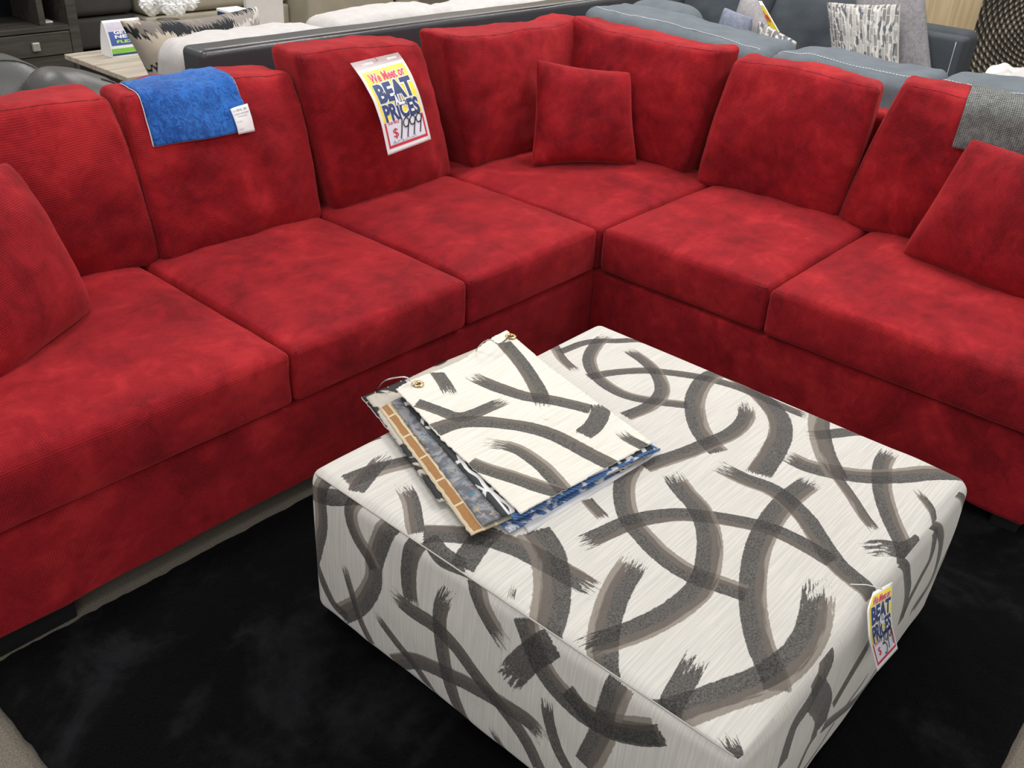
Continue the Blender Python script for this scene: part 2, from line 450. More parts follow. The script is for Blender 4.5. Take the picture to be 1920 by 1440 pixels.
rbx('arm', (.17, YR, ZS), (.858, -1.26, .62), .05, RED, sofa, (16, 6, 8), .004)
for lo, hi in (((-2.03, .02, 0), (-1.817, .09, .075)), ((-.10, .85, 0), (.0, .95, .075)), ((-2.0, .85, 0), (-1.9, .95, .075)), ((.85, .85, 0), (.95, .95, .075)), ((.02, -1.43, 0.0), (.10, -1.36, .075)), ((.85, -1.42, 0), (.95, -1.34, .075))):
    box('leg', lo, hi, BLACKLEG, sofa, .006)

def seat(x0, x1, y0, y1, seed, front=None, crown=.028):
    """box seat cushion with a crowned top; front says which side faces the room"""
    h = [(x1 - x0) / 2, (y1 - y0) / 2, (ZT - ZS - .006) / 2]
    t, F, UV, _ = rounded_box(h, .016, (40, 40, 8), 4)
    x, y, z = t.T; fx = np.clip(1 - x ** 4, 0, 1); fy = np.clip(1 - y ** 4, 0, 1)
    P = t * np.array(h); up = z > 0
    P[:, 2] += np.where(up, z, 0) * crown * fx ** .7 * fy ** .7
    fz = np.clip(1 - z ** 2, 0, 1)
    P[:, 1] -= np.where(y < 0, -y, 0) * .012 * fz * fx * (1 if front == 'y' else .3)
    P[:, 0] -= np.where(x < 0, -x, 0) * .012 * fz * fy * (1 if front == 'x' else .3)
    P += np.array([(x0 + x1) / 2, (y0 + y1) / 2, (ZT + ZS + .006) / 2])
    f = fbm(P, 5, seed); g = fbm(P, 16, seed + 4)
    P[:, 2] += np.where(up, z, 0) * (.007 * f + .0022 * g) * (fx * fy) ** .4
    d = fbm(P, 9, seed + 9) * .004
    P[:, 0] += d * (np.abs(x) > .98) * np.sign(x) * .5; P[:, 1] += d * (np.abs(y) > .98) * np.sign(y) * .5
    c = mk('seat_cushion', P, F, RED, sofa, UV)
    # top seam along the front edge
    s = np.linspace(-.975, .975, 30)
    if front == 'y': line = np.stack([s, np.full(30, -1.), np.full(30, .92)], 1)
    elif front == 'x': line = np.stack([np.full(30, -1.), s, np.full(30, .92)], 1)
    else: return c
    q = line * np.array(h) + np.array([(x0 + x1) / 2, (y0 + y1) / 2, (ZT + ZS + .006) / 2])
    k = 0 if front == 'x' else 1
    q[:, k] += .0045; tube('seam', q, .0022, REDP, c, 5)
    return c
X3 = -.0115; X2 = X3 - W; X1 = X3 - 2 * W; G = .004
seat(-2.06, X1 - G, -.012, .80, 1.1, 'y', .034)
seat(X1 + G, X2 - G, -.012, .80, 2.7, 'y')
seat(X2 + G, X3 - G, -.012, .80, 4.1, 'y')
Y4 = -.0166; Y5 = Y4 - W
seat(X3 + .004, .80, Y4 + .004, .80, 5.9, None, .022)
seat(-.004, .80, Y5 + G, Y4 - G, 7.3, 'x')
seat(-.012, .80, -1.455, Y5 - G, 8.8, 'x', .034)

def piped(c, node):
    s = np.linspace(-.97, .97, 28)
    one = np.ones(28)
    for line in (np.stack([s, one, one], 1), np.stack([-one, s, one], 1), np.stack([one, s, one], 1)):
        q = c.path(line, -.0005); tube('seam', q, .0016, REDP, node, 5)
ZQ = ZT + .022
B = {}
def back(key, FBL, FBR, FTL, FTR, D, **kw):
    c = Cushion(FBL, FBR, FTL, FTR, D, **kw); o = c.build('back_cushion', RED, sofa); piped(c, o); B[key] = c
back('b1', (-1.80, .655, ZQ - .02), (-1.172, .645, ZQ - .02), (-1.83, .70, .905), (-1.222, .695, .925), (.03, .175, -.01), bulge=.05, crown=.02, seed=1.)
back('b2', (-1.175, .625, ZQ - .02), (-.612, .635, ZQ - .02), (-1.188, .70, .918), (-.640, .715, .905), (.02, .17, -.01), bulge=.05, crown=.010, seed=2.)
back('b3', (-.565, .628, ZQ - .02), (-.008, .650, ZQ - .02), (-.648, .676, .958), (-.125, .70, .925), (.03, .18, -.01), bulge=.062, crown=.022, seed=3., ear=.008)
back('b4', (.085, .645, ZQ - .02), (.66, .665, ZQ - .02), (-.045, .668, .950), (.742, .708, .930), (.03, .17, -.01), bulge=.05, crown=-.014, seed=4., ear=.012)
back('b5', (.665, .66, ZQ - .02), (.672, .105, ZQ - .02), (.708, .722, .93), (.700, .050, .925), (.17, .01, -.01), bulge=.055, crown=-.012, seed=5., ear=.012)
back('b6', (.640, .035, ZQ - .02), (.668, -.510, ZQ - .02), (.705, -.010, .908), (.700, -.540, .915), (.17, .05, -.01), bulge=.055, crown=.016, seed=6.)
back('b7', (.655, -.515, ZQ - .02), (.68, -1.10, ZQ - .02), (.685, -.612, .945), (.69, -1.22, .935), (.17, .05, -.01), bulge=.05, crown=.012, seed=7., ear=.006)

# ------------------------------------------------------------------ throw pillows
def pillow_mesh(name, BL, BR, TL, TR, T, mat, parent, n=36, conc=.05, seed=0., wr=.006, round_=2.6, uvscale=1.0):
    BL, BR, TL, TR = [np.array(x, float) for x in (BL, BR, TL, TR)]
    N = np.cross(BR - BL, TL - BL); N /= np.linalg.norm(N); V = []; s = np.sin(np.linspace(-math.pi / 2, math.pi / 2, n + 1) * .98) / math.sin(math.pi / 2 * .98)
    X, Y = np.meshgrid(s, s, indexing='ij')
    def side(sg):
        out = []
        x2 = X * (1 - conc * (1 - Y ** 2)); y2 = Y * (1 - conc * (1 - X ** 2))
        z = sg * T * (np.clip(1 - np.abs(X) ** round_, 0, 1) * np.clip(1 - np.abs(Y) ** round_, 0, 1)) ** .44
        cn = 1 - .035 * (np.abs(X) * np.abs(Y)) ** 6; x2 = x2 * cn; y2 = y2 * cn
        a, b = (x2 + 1) / 2, (y2 + 1) / 2
        P = ((1 - a) * (1 - b))[..., None] * BL + (a * (1 - b))[..., None] * BR + ((1 - a) * b)[..., None] * TL + (a * b)[..., None] * TR
        P = P + z[..., None] * N; P = P.reshape(-1, 3)
        f = fbm(P, 9, seed + sg) * wr + fbm(P, 22, seed + 2 * sg) * wr * .4
        return P + np.outer(f * sg * (1 - np.abs(X.ravel()) ** 8) * (1 - np.abs(Y.ravel()) ** 8), N)
    f, b = side(1), side(-1); m = n + 1; F = []; UV = []
    w = np.linalg.norm(BR - BL) * uvscale; h = np.linalg.norm(TL - BL) * uvscale
    edge = lambda i, j: i in (0, n) or j in (0, n)
    bi = {}
    Vv = list(f)
    for i in range(m):
        for j in range(m):
            if edge(i, j): bi[i, j] = i * m + j; Vv[i * m + j] = (f[i * m + j] + b[i * m + j]) / 2
            else: bi[i, j] = len(Vv); Vv.append(b[i * m + j])
    for i in range(n):
        for j in range(n):
            q = [(i, j), (i + 1, j), (i + 1, j + 1), (i, j + 1)]; uv = [((s[a] + 1) / 2 * w, (s[c] + 1) / 2 * h) for a, c in q]
            F.append([a * m + c for a, c in q]); UV += uv; F.append([bi[k] for k in q[::-1]]); UV += uv[::-1]
    return mk(name, Vv, F, mat, parent, UV)
ZP = ZT + .02
p = pillow_mesh('throw_pillow', (.245, .505, ZP + .006), (.612, .275, ZP - .008), (.338, .590, .848), (.622, .362, .808), .075, RED, None, conc=.075, seed=3.)
single(p, 'small red velvet throw pillow standing in the inner corner of the red sofa', 'pillow', 'red throw pillows')
p = pillow_mesh('throw_pillow', (.490, -.800, ZP + .004), (.415, -1.20, ZP), (.580, -.880, .857), (.520, -1.29, .85), .08, RED, None, conc=.05, seed=8.)
single(p, 'red velvet throw pillow at the right end, partly covering the grey woven sample', 'pillow', 'red throw pillows')
p = pillow_mesh('throw_pillow', (-1.80, .262, ZP - .004), (-1.472, .455, ZP), (-1.842, .415, .84), (-1.552, .565, .852), .085, RED, None, conc=.03, seed=5.)
single(p, 'red velvet throw pillow at the left end of the red sofa', 'pillow', 'red throw pillows')

# ------------------------------------------------------------------ fabric samples draped over back cushions
def drape(c, x0, x1, v0, z1, off, skew=0.):
    """sheet function over a cushion: u across, w from the front hem (0) up over the top to the back (1)"""
    pts = [(v, 1.0) for v in np.linspace(v0, .97, 22)] + [(1.0, z) for z in np.linspace(.97, z1, 10)]
    def row(x):
        return c.path([(x + skew * (1 - y), y, z) for y, z in pts], off)
    cache = {}
    def fn(u, w):
        x = x0 + (x1 - x0) * u; k = round(x, 5)
        if k not in cache: cache[k] = row(x)
        P = cache[k]; f = w * (len(P) - 1); i = min(int(f), len(P) - 2)
        return P[i] + (P[i + 1] - P[i]) * (f - i)
    return fn
def mat_fur():
    t = NT('blue_plush'); uv = t.coord('UV'); co = t.coord()
    a = t.noise(t.vscale(co, 1, 1, .55), 75, 3, .6, 1.2); b = t.noise(co, 7, 3)
    k = t.math('ADD', t.math('MULTIPLY', a, .6), t.math('MULTIPLY', b, .4))
    c = t.mix(t.smooth(k, .38, .60), (.014, .065, .28), (.030, .145, .50))
    t.set(t.b.inputs['Normal'], t.bump(a, .8, .006)); return t.fin(c, .9, Sheen_Weight=.4, Sheen_Tint=(.4, .6, 1, 1), Specular_IOR_Level=.1)
fs = thing('fabric_sample', 'royal blue plush fabric sample draped over the top of a red back cushion', 'fabric sample', (-.95, .66, .77))
db = drape(B['b2'], -.82, .225, .41, -.35, .007)
sheet('plush_cloth', db, 26, 40, mat_fur(), fs, .003, (.31, .35))
sheet('cloth_backing', lambda u, v: drape(B['b2'], -.827, .232, .402, -.36, .0035)(u, v), 26, 30, WHITE, fs, .001)
dl = drape(B['b2'], .05, .25, .39, .9, .0105)
def labf(u, v, lift=0): return np.array(dl(u, (1 - v) * .36)) + np.array([0, -1, .15]) * lift
tag, *_ = sheet('paper_label', lambda u, v: labf(u, 1 - v), 8, 12, WHITE, fs, .0006, label='white printed paper label')
for i, (y0, y1, a, b) in enumerate(((.10, .18, .12, .85), (.25, .31, .08, .92), (.36, .40, .2, .8))):
    lettering('lettering', ('SL  DEN RL  1060', 'DURAPELLA 100 POLYESTER', 'CLEANING CODE W')[i], (a, y0, b, y1), labf, GREYINK, tag, .01, .0006)
lettering('lettering', 'PATTERN', (.1, .55, .4, .59), labf, GREYINK, tag, 0, .0006)
lettering('lettering', 'COLOR', (.1, .82, .35, .87), labf, GREYINK, tag, 0, .0006)

def mat_knit():
    t = NT('grey_chunky_weave'); uv = t.coord('UV'); sp = t.n('SeparateXYZ', {0: uv})
    K = 2 * math.pi / .012
    a = t.math('SINE', t.math('MULTIPLY', t.math('ADD', sp.outputs[0], t.math('MULTIPLY', sp.outputs[1], .8)), K)); b = t.math('SINE', t.math('MULTIPLY', t.math('SUBTRACT', sp.outputs[0], t.math('MULTIPLY', sp.outputs[1], .8)), K))
    w = t.math('ADD', t.math('MULTIPLY', a, b), t.math('MULTIPLY', t.math('SUBTRACT', t.noise(t.coord(), 70, 3), .5), 2.))
    c = t.mix(t.smooth(w, -.5, .6), (.075, .08, .078), (.30, .31, .30)); c = t.mix(t.math('MULTIPLY', t.noise(t.coord(), 30, 2), .25), c, (.17, .18, .175))
    t.set(t.b.inputs['Normal'], t.bump(w, .8, .003)); return t.fin(c, .9)
dk = drape(B['b7'], -.36, .62, .40, -.5, .008, .16)
o, *_ = sheet('fabric_sample', dk, 30, 40, mat_knit(), None, .004, (.30, .36))
single(o, 'grey chunky woven fabric sample draped over a red back cushion by the right throw pillow', 'fabric sample')

# ------------------------------------------------------------------ price signs
def curve_fn(pts):
    """pts: list of (v, point) -> interpolating function of v"""
    vs = [p[0] for p in pts]; P = np.array([p[1] for p in pts]); vv = np.linspace(0, 1, 41)
    Q = np.stack([np.interp(vv, vs, P[:, k]) for k in range(3)], 1)
    for _ in range(6): Q[1:-1] = (Q[:-2] + 2 * Q[1:-1] + Q[2:]) / 4
    def f(v):
        x = np.clip(v, 0, 1) * 40; i = min(int(x), 39); return Q[i] + (Q[i + 1] - Q[i]) * (x - i)
    return f
def sign_map(Lf, Rf):
    def m(u, v, lift=0.):
        a, b = Lf(v), Rf(v); p = a + (b - a) * u; e = .02
        t = (Lf(min(v + e, 1)) + (Rf(min(v + e, 1)) - Lf(min(v + e, 1))) * u) - (Lf(max(v - e, 0)) + (Rf(max(v - e, 0)) - Lf(max(v - e, 0))) * u)
        n = np.cross(t, b - a); n /= np.linalg.norm(n); return p + n * lift
    return m
PLASTIC = mat_plain('clear_plastic_sleeve', (.36, .27, .28), .15, .05)
def nine(x, y, w, h, lean):
    L = [(x + w * .95, y + h * .12), (x + w * .6, y), (x + w * .12, y + h * .12), (x, y + h * .33), (x + w * .3, y + h * .47), (x + w * .75, y + h * .36), (x + w * .98, y + h * .12), (x + w * .85 + lean * .45, y + h * .5), (x + w * .7 + lean, y + h)]
    return L
def make_sign(root, m, price, sleeve, asp):
    sheet('card', lambda u, v: m(u, 1 - v), 6, 40, WHITE, root, .0012)
    e = .0005 if sleeve else .0004
    if sleeve:
        patch('hanging_strip', (.0, .0, 1., .085), m, PLASTIC, root, e, 20)
        lettering('lettering', 'SUPERIOR', (.18, .034, .40, .058), m, WHITE, root, .03, e * 2); lettering('lettering', 'SERVICE', (.70, .034, .90, .058), m, WHITE, root, .03, e * 2)
        t0, t1 = .120, .925
    else: t0, t1 = .055, .915
    H = t1 - t0; V = lambda a: t0 + a * H
    patch('yellow_panel', (.055, V(0), .945, V(.70)), m, YELLOW, root, e, 30)
    patch('white_panel', (.095, V(.68), .905, V(.985)), m, mat_plain('bluish_paper', (.74, .75, .86), .5, .03), root, e * 2, 30)
    # red border of the price field
    for r in ((.055, V(.70), .09, V(1.025)), (.91, V(.70), .945, V(1.025)), (.055, V(.993), .945, V(1.025))): patch('red_border', r, m, SIGNRED, root, e * 1.6, 30)
    def halo(txt, reg, mat, bold, k, g=.012):
        lettering('lettering_outline', txt, (reg[0] - g, reg[1] - g * .6, reg[2] + g, reg[3] + g * .6), m, WHITE, root, bold + .06, e * (k - 1)); lettering('lettering', txt, reg, m, mat, root, bold, e * k)
    halo('We Meet or', (.13, V(.035), .88, V(.165)), SIGNRED, .028, 4)
    halo('BEAT', (.11, V(.180), .91, V(.44)), NAVY, .05, 4)
    halo('PRICES', (.11, V(.46), .91, V(.70)), NAVY, .045, 4)
    lettering('lettering_outline', 'ALL', (.395, V(.365), .635, V(.525)), m, NAVY, root, .11, e * 5); lettering('lettering', 'ALL', (.41, V(.372), .62, V(.518)), m, mat_plain('pale_lilac', (.78, .79, .88), .5, .02), root, .05, e * 6)
    lettering('lettering', 'OUR PRICE', (.13, V(.70), .38, V(.735)), m, SIGNRED, root, .02, e * 4)
    lettering('lettering', '$', (.20, V(.79), .31, V(.925)), m, SIGNRED, root, .0, e * 4)
    if price == '1999':
        lines = [[(.45, V(.69)), (.40, V(.82)), (.34, V(.945))]] + [nine(.46 + .15 * i, V(.700 - .006 * i), .14, H * .25, -.07) for i in range(3)]
        marker('handwriting', lines, m, INK, root, .0125, e * 6, asp)
        lines2 = [[(.15, V(.965)), (.20, V(.945)), (.19, V(.972)), (.25, V(.972))], [(.27, V(.972)), (.27, V(.956)), (.31, V(.958))], [(.38, V(.955)), (.36, V(.965)), (.40, V(.972)), (.37, V(.979))], [(.43, V(.97)), (.48, V(.97))], [(.52, V(.945)), (.53, V(.975))], [(.57, V(.972)), (.60, V(.965)), (.62, V(.975))], [(.66, V(.94)), (.67, V(.975))]]
        marker('handwriting', lines2, m, GREYINK, root, .007, e * 6, asp)
    else:
        lines = [[(.38, V(.73)), (.45, V(.68)), (.52, V(.70)), (.50, V(.77)), (.43, V(.80)), (.52, V(.80)), (.57, V(.87)), (.52, V(.95)), (.43, V(.955))], nine(.57, V(.665), .13, H * .27, -.01), nine(.74, V(.655), .13, H * .27, .02)]
        marker('handwriting', lines, m, INK, root, .013, e * 6, asp)
xl, xr = -.492, -.288
L = [(v, at(*p, 0, xl)) for v, p in ((0, (657, 118.7)), (.16, (677.7, 147)), (.42, (701, 190)), (.68, (715.5, 233)), (1, (728, 291.6)))]
Rr = [(v, at(*p, 0, xr)) for v, p in ((0, (745.8, 98.3)), (.1, (757, 112)), (.28, (773, 141)), (.50, (787.7, 179)), (.74, (798.6, 219)), (1, (808.5, 261.3)))]
sg = thing('price_sign', 'white and yellow price sign reading 1999, pinned to a red back cushion', 'sign', L[-1][1], 'store price cards')
m1 = sign_map(curve_fn(L), curve_fn(Rr)); make_sign(sg, m1, '1999', True, .62)
a = m1(.5, .045, .002); b = a + np.array([-.035, .02, .033])
tube('hanging_thread', [a, (a + b) / 2 + np.array([0, -.004, .003]), b], .0008, SIGNRED, sg, 5)

# ================================================================== OTTOMAN
OX0, OX1, OY0, OY1, OZ0, OZ1 = -1.455, -.47, -1.365, -.36, .045, .42
A_ = lambda P: [(540 + x * .58333, 600 + y * .58333) for x, y in P]
B_ = lambda P: [(1100 + x * .5832, 600 + y * .5832) for x, y in P]
C_ = lambda P: [(1400 + x * .375, 900 + y * .375) for x, y in P]
top = lambda P: [at(u, v, 2, OZ1)[:2] for u, v in P]
left = lambda P: [at(u, v, 0, OX0)[[1, 2]] for u, v in P]
near = lambda P: [at(u, v, 1, OY0)[[0, 2]] for u, v in P]
D = .06
TOP = [
 S(top(B_([(735, 518), (690, 555), (640, 595), (590, 660), (548, 750), (532, 850), (535, 950), (560, 1060), (600, 1150), (620, 1200)])), .022, -.05, .75, -1, .05, .006),
 S(top(B_([(400, 472), (500, 520), (600, 562), (690, 640), (745, 720), (800, 795), (870, 850), (935, 895)])), .020, .0, .6, 1, .06, .006),
 S(top(B_([(-40, 745), (60, 700), (150, 662), (280, 640), (400, 648), (500, 665), (600, 692), (700, 738), (790, 790)])), .018, -.1, .6, 1, .05, .006),
 S(top(B_([(155, 470), (120, 540), (130, 640), (190, 720), (270, 790), (350, 835), (430, 862), (515, 890)])), .020, .05, .75, -1, .006, .006),
 S(top(B_([(262, 500), (310, 560), (360, 620), (388, 690), (392, 770), (370, 860), (300, 930), (200, 990), (90, 1030), (-40, 1065)])), .022, .0, .7, -1, .05, .06),
 S(top(B_([(170, 765), (110, 850), (70, 940), (50, 1040), (50, 1150)])), .024, .1, .7, 1, .06, .006),
 S(top(B_([(745, 830), (740, 930), (715, 1030), (650, 1110), (560, 1170), (420, 1220), (280, 1265), (180, 1265)])), .026, .05, .8, -1, .10, .01),
 S(top(B_([(370, 1065), (315, 1160), (270, 1240), (235, 1320)])), .018, -.3, .3, 1, .07, .006),
 S(top(B_([(985, 415), (950, 470), (950, 560), (975, 640), (1015, 720), (1040, 790)])), .018, .05, .7, -1, .06, .006),
 S(top(B_([(870, 750), (950, 738), (1040, 738), (1095, 705)])), .020, -.35, .3, 1, .08, .006),
 S(top(B_([(625, 440), (720, 482), (850, 505), (980, 508), (1100, 498), (1200, 492)])), .023, .05, .75, -1, .04, .006),
 S(top(B_([(752, 285), (745, 350), (765, 440), (805, 520)])), .022, .35, .4, 1, .05, .006),
 S(top(B_([(800, 510), (850, 580), (890, 640), (932, 690)])), .011, .3, .3, 1, .01, .03),
 S(top(B_([(690, 378), (780, 372), (850, 362), (930, 355)])), .016, -.3, .4, 1, .05, .006),
 S(top(B_([(425, 160), (500, 200), (560, 250), (612, 310), (622, 370), (600, 430), (545, 515)])), .024, -.1, .65, 1, .006, .02),
 S(top(B_([(0, 192), (100, 175), (220, 170), (350, 186), (480, 220), (600, 268), (715, 316)])), .014, -.05, .4, -1, .006, .03),
 S(top(B_([(440, 163), (380, 200), (348, 260), (350, 330), (380, 395), (425, 440)])), .022, .05, .75, -1, .006, .006),
 S(top(B_([(505, 262), (512, 320), (470, 372), (390, 412), (300, 448), (180, 488)])), .018, .0, .7, -1, .07, .006),
 S(top(B_([(70, 45), (28, 90), (8, 140), (40, 200), (110, 248), (200, 272), (325, 288)])), .016, .0, .75, -1, .07, .006),
 S(top(B_([(125, 95), (190, 140), (232, 190), (240, 245), (200, 292), (120, 325)])), .017, .05, .7, -1, .04, .006),
 S(top(B_([(-90, 108), (0, 78), (100, 70), (230, 66), (330, 96)])), .012, -.1, .4, 1, .006, .02),
 S(top(B_([(-110, 75), (-80, 130), (-30, 175)])), .012, .35, .3, 1, .01, .03),
 S(top(A_([(430, 690), (530, 695), (640, 708), (740, 742), (830, 790), (920, 840), (1005, 892)])), .021, -.05, .6, -1, .006, .05),
 S(top(A_([(785, 690), (830, 760), (848, 850), (840, 940), (812, 1010)])), .030, .1, .75, 1, .006, .006),
 S(top(A_([(730, 845), (712, 905)])), .006, .4, .3, 1, .04, .02),
 S(top(A_([(955, 590), (985, 625), (1020, 660)])), .012, .3, .3, 1, .006, .02),
 S(top(A_([(358, 525), (392, 585), (405, 650), (410, 690)])), .016, .25, .5, 1, .06, .006),
 S(top(A_([(180, 525), (280, 490), (420, 455)])), .020, .25, .6, 1, .01, .006),
 S(top(A_([(335, 425), (272, 488), (215, 555)])), .017, -.1, .4, 1, .07, .006),
 S(top(A_([(300, 372), (180, 402), (90, 455)])), .010, -.1, .4, 1, .006, .006),
 S(top(A_([(555, 800), (610, 725), (665, 675)])), .022, -.3, .4, 1, .006, .006),
 S(top(A_([(440, 705), (500, 765), (585, 805)])), .020, -.3, .4, 1, .006, .02),
 S(top(A_([(1060, 520), (1050, 500), (1080, 470)])), .02, .1, .7, -1),
 S(top(B_([(1050, 545), (1095, 600), (1140, 655)])), .009, .2, .4, 1, .04, .006),
 S(top(C_([(165, 1160), (195, 1235), (180, 1330)])), .010, .2, .5, 1, .04, .006),
 S(top(B_([(435, 1305), (470, 1370), (520, 1450)])), .013, -.3, .3, 1, .05, .006),
 S(top(B_([(240, 1310), (262, 1380), (275, 1450)])), .018, .1, .6, 1, .006, .006),
 S(top(A_([(845, 1010), (760, 1085), (700, 1150)])), .02, -.3, .3, 1, .006, .006),
]
LEFT = [
 S(left(A_([(60, 548), (130, 568), (215, 566)])), .018, -.2, .5, 1, .006, .006),
 S(left(A_([(112, 470), (105, 560), (112, 650), (92, 740), (68, 810)])), .020, .2, .7, -1),
 S(left(A_([(215, 555), (205, 620), (228, 690), (268, 752), (292, 800)])), .019, .2, .7, 1),
 S(left(A_([(340, 610), (308, 690), (285, 770), (282, 840), (235, 910), (165, 948)])), .024, .05, .75, -1, .006, .03),
 S(left(A_([(60, 640), (80, 740), (112, 830), (150, 910), (200, 955)])), .013, -.1, .4, 1),
 S(left(A_([(182, 765), (212, 870), (240, 965), (275, 1045)])), .011, .1, .5, 1, .05, .006),
 S(left(A_([(415, 690), (396, 770), (398, 850), (415, 925)])), .021, -.1, .6, 1, .006, .03),
 S(left(A_([(440, 712), (490, 770), (590, 812)])), .018, -.3, .4, 1, .006, .03),
 S(left(A_([(330, 858), (400, 920), (480, 970), (550, 1040), (620, 1140), (690, 1230), (765, 1335), (815, 1445)])), .018, -.05, .5, 1, .05, .006),
 S(left(A_([(525, 850), (500, 930), (508, 1030), (520, 1130), (542, 1220), (585, 1325)])), .018, -.1, .6, 1, .06, .006),
 S(left(A_([(590, 830), (630, 920), (675, 995), (718, 1062)])), .020, .25, .6, 1, .006, .05),
 S(left(A_([(752, 955), (790, 1040), (830, 1120), (885, 1190), (960, 1258), (1060, 1300), (1190, 1322)])), .024, .05, .7, 1),
 S(left(A_([(705, 1165), (765, 1095), (850, 1035)])), .026, -.3, .4, 1, .06, .006),
 S(left(A_([(278, 925), (340, 1010), (400, 1090), (442, 1160), (492, 1245)])), .012, -.05, .5, 1, .04, .006),
 S(left(A_([(340, 1100), (420, 1092), (520, 1130), (640, 1190), (720, 1240), (790, 1290), (842, 1365)])), .020, .0, .6, 1, .006, .05),
 S(left(A_([(838, 1195), (850, 1290), (872, 1370), (915, 1450)])), .013, -.3, .4, 1, .04, .006),
 S(left(A_([(650, 1290), (688, 1370), (722, 1445)])), .009, .3, .4, 1, .04, .01),
 S(left(A_([(1068, 1165), (1042, 1250), (1018, 1330), (965, 1430)])), .024, .15, .7, 1),
 S(left(B_([(-60, 1180), (10, 1265), (80, 1310), (180, 1332), (250, 1330)])), .018, -.2, .5, 1),
]
NEAR = [
 S(near(C_([(420, 440), (465, 560), (475, 680), (440, 830), (380, 960), (310, 1070)])), .022, -.05, .6, 1),
 S(near(C_([(560, 590), (545, 660), (500, 730)])), .018, .2, .5, 1),
 S(near(C_([(800, 330), (795, 450), (780, 560), (740, 700)])), .014, .0, .5, 1),
 S(near(C_([(940, 250), (900, 380), (850, 470), (790, 580), (745, 680)])), .013, -.1, .4, 1),
 S(near(C_([(950, 200), (955, 300), (930, 420), (880, 540), (800, 660)])), .013, .1, .5, -1),
 S(near(C_([(610, 760), (560, 850), (480, 980), (400, 1120)])), .016, -.2, .4, 1, .03, .006),
 S(near(C_([(330, 1060), (360, 1130), (330, 1240)])), .030, -.2, .4, 1),
 S(near(C_([(370, 980), (290, 1120), (215, 1240), (150, 1420)])), .020, -.2, .4, 1, .006, .006),
 S(near(C_([(640, 920), (560, 1050), (440, 1150), (350, 1220)])), .014, .1, .5, 1),
 S(near(C_([(330, 1240), (280, 1320), (230, 1440)])), .010, .2, .4, 1),
 S(near(C_([(1010, 300), (960, 400), (900, 520), (820, 650)])), .008, .1, .4, 1),
 S(near(C_([(580, 950), (520, 1040), (470, 1110)])), .005, -.2, .3, 1),
 S(near(C_([(1075, 60), (1075, 150), (1060, 230)])), .010, .3, .4, 1),
 S(near(C_([(420, 1190), (340, 1330), (250, 1450)])), .006, .2, .4, 1),
]
OTT = mat_strokes('brush_stroke_upholstery', 8)
def make_ottoman():
    root = thing('ottoman', 'square white upholstered ottoman with charcoal brush-stroke pattern on the black rug', 'ottoman', ((OX0 + OX1) / 2, (OY0 + OY1) / 2, 0))
    lo, hi = np.array([OX0, OY0, OZ0]), np.array([OX1, OY1, OZ1]); h = (hi - lo) / 2; n = (136, 138, 48); k = 4
    t, F, UV, LP = rounded_box(h, .030, n, k); x, y, z = t.T
    P = t * h + (lo + hi) / 2
    fx, fy, fz = [np.clip(1 - q ** 2, 0, 1) for q in (x, y, z)]
    P[:, 2] += np.where(z > 0, z, 0) * .012 * fx ** .5 * fy ** .5
    P[:, 0] += x * .010 * fz * fy ** .5; P[:, 1] += y * .012 * fz * fx ** .5
    f = fbm(P, 4.5, 2.) * .004; P += np.sign(t) * (np.abs(t) > .985) * f[:, None]
    UV = np.array(UV)
    Fa = np.array(F); Lx, Ly, Lz = [len(axis_nodes(h[i], .030, n[i], k)) - 1 for i in range(3)]
    counts = [Lx * Ly, Ly * Lz, Lx * Lz]; grp = np.concatenate([np.full(c, 2 * i + e) for i, c in enumerate(counts) for e in (0, 1)])
    sw_ = np.repeat(grp >= 2, 4); UV[sw_] = UV[sw_][:, ::-1]
    o = mk('upholstery', P, F, OTT, root, UV)
    # 0 bottom 1 top 2 left 3 right 4 near 5 far
    flatP = LP * h + (lo + hi) / 2
    spec = {1: (TOP, flatP[:, [0, 1]]), 2: (LEFT, flatP[:, [1, 2]]), 4: (NEAR, flatP[:, [0, 2]]), 3: (LEFT, flatP[:, [1, 2]]), 5: (NEAR, flatP[:, [0, 2]])}
    layers = {g: stroke_layers([dict(s, w=s['w'] * (1.13 if g == 1 else 1.06)) for s in sp[0]]) for g, sp in spec.items()}
    for L in range(8):
        loops = np.tile(np.array([3., 0., -3., 0.]), (len(Fa) * 4, 1)).reshape(len(Fa), 4, 4)
        for g, (st, Q) in spec.items():
            if L < len(layers[g]):
                ids = np.unique(Fa[grp == g]); fld = np.zeros((len(Q), 4)); fld[ids] = stroke_field(Q[ids], layers[g][L]); loops[grp == g] = fld[Fa[grp == g]]
        a = o.data.attributes.new('stroke%d' % L, 'FLOAT_COLOR', 'CORNER'); a.data.foreach_set('color', loops.astype(np.float32).ravel())
    print('ottoman layers', {g: len(l) for g, l in layers.items()})
    seam = mat_plain('seam_thread', (.48, .46, .43), .8)
    for xx, yy in ((OX0 + .04, OY0 + .04), (OX1 - .10, OY0 + .04), (OX0 + .04, OY1 - .10), (OX1 - .10, OY1 - .10)):
        box('leg', (xx, yy, .022), (xx + .06, yy + .06, .06), BLACKLEG, root, .004)
    s = np.linspace(-.965, .965, 50)
    q = np.stack([np.full(50, OX0 + .0078), (OY0 + OY1) / 2 + s * h[1], np.full(50, OZ1 - .0058)], 1); tube('seam', q, .0016, seam, o, 5)
make_ottoman()

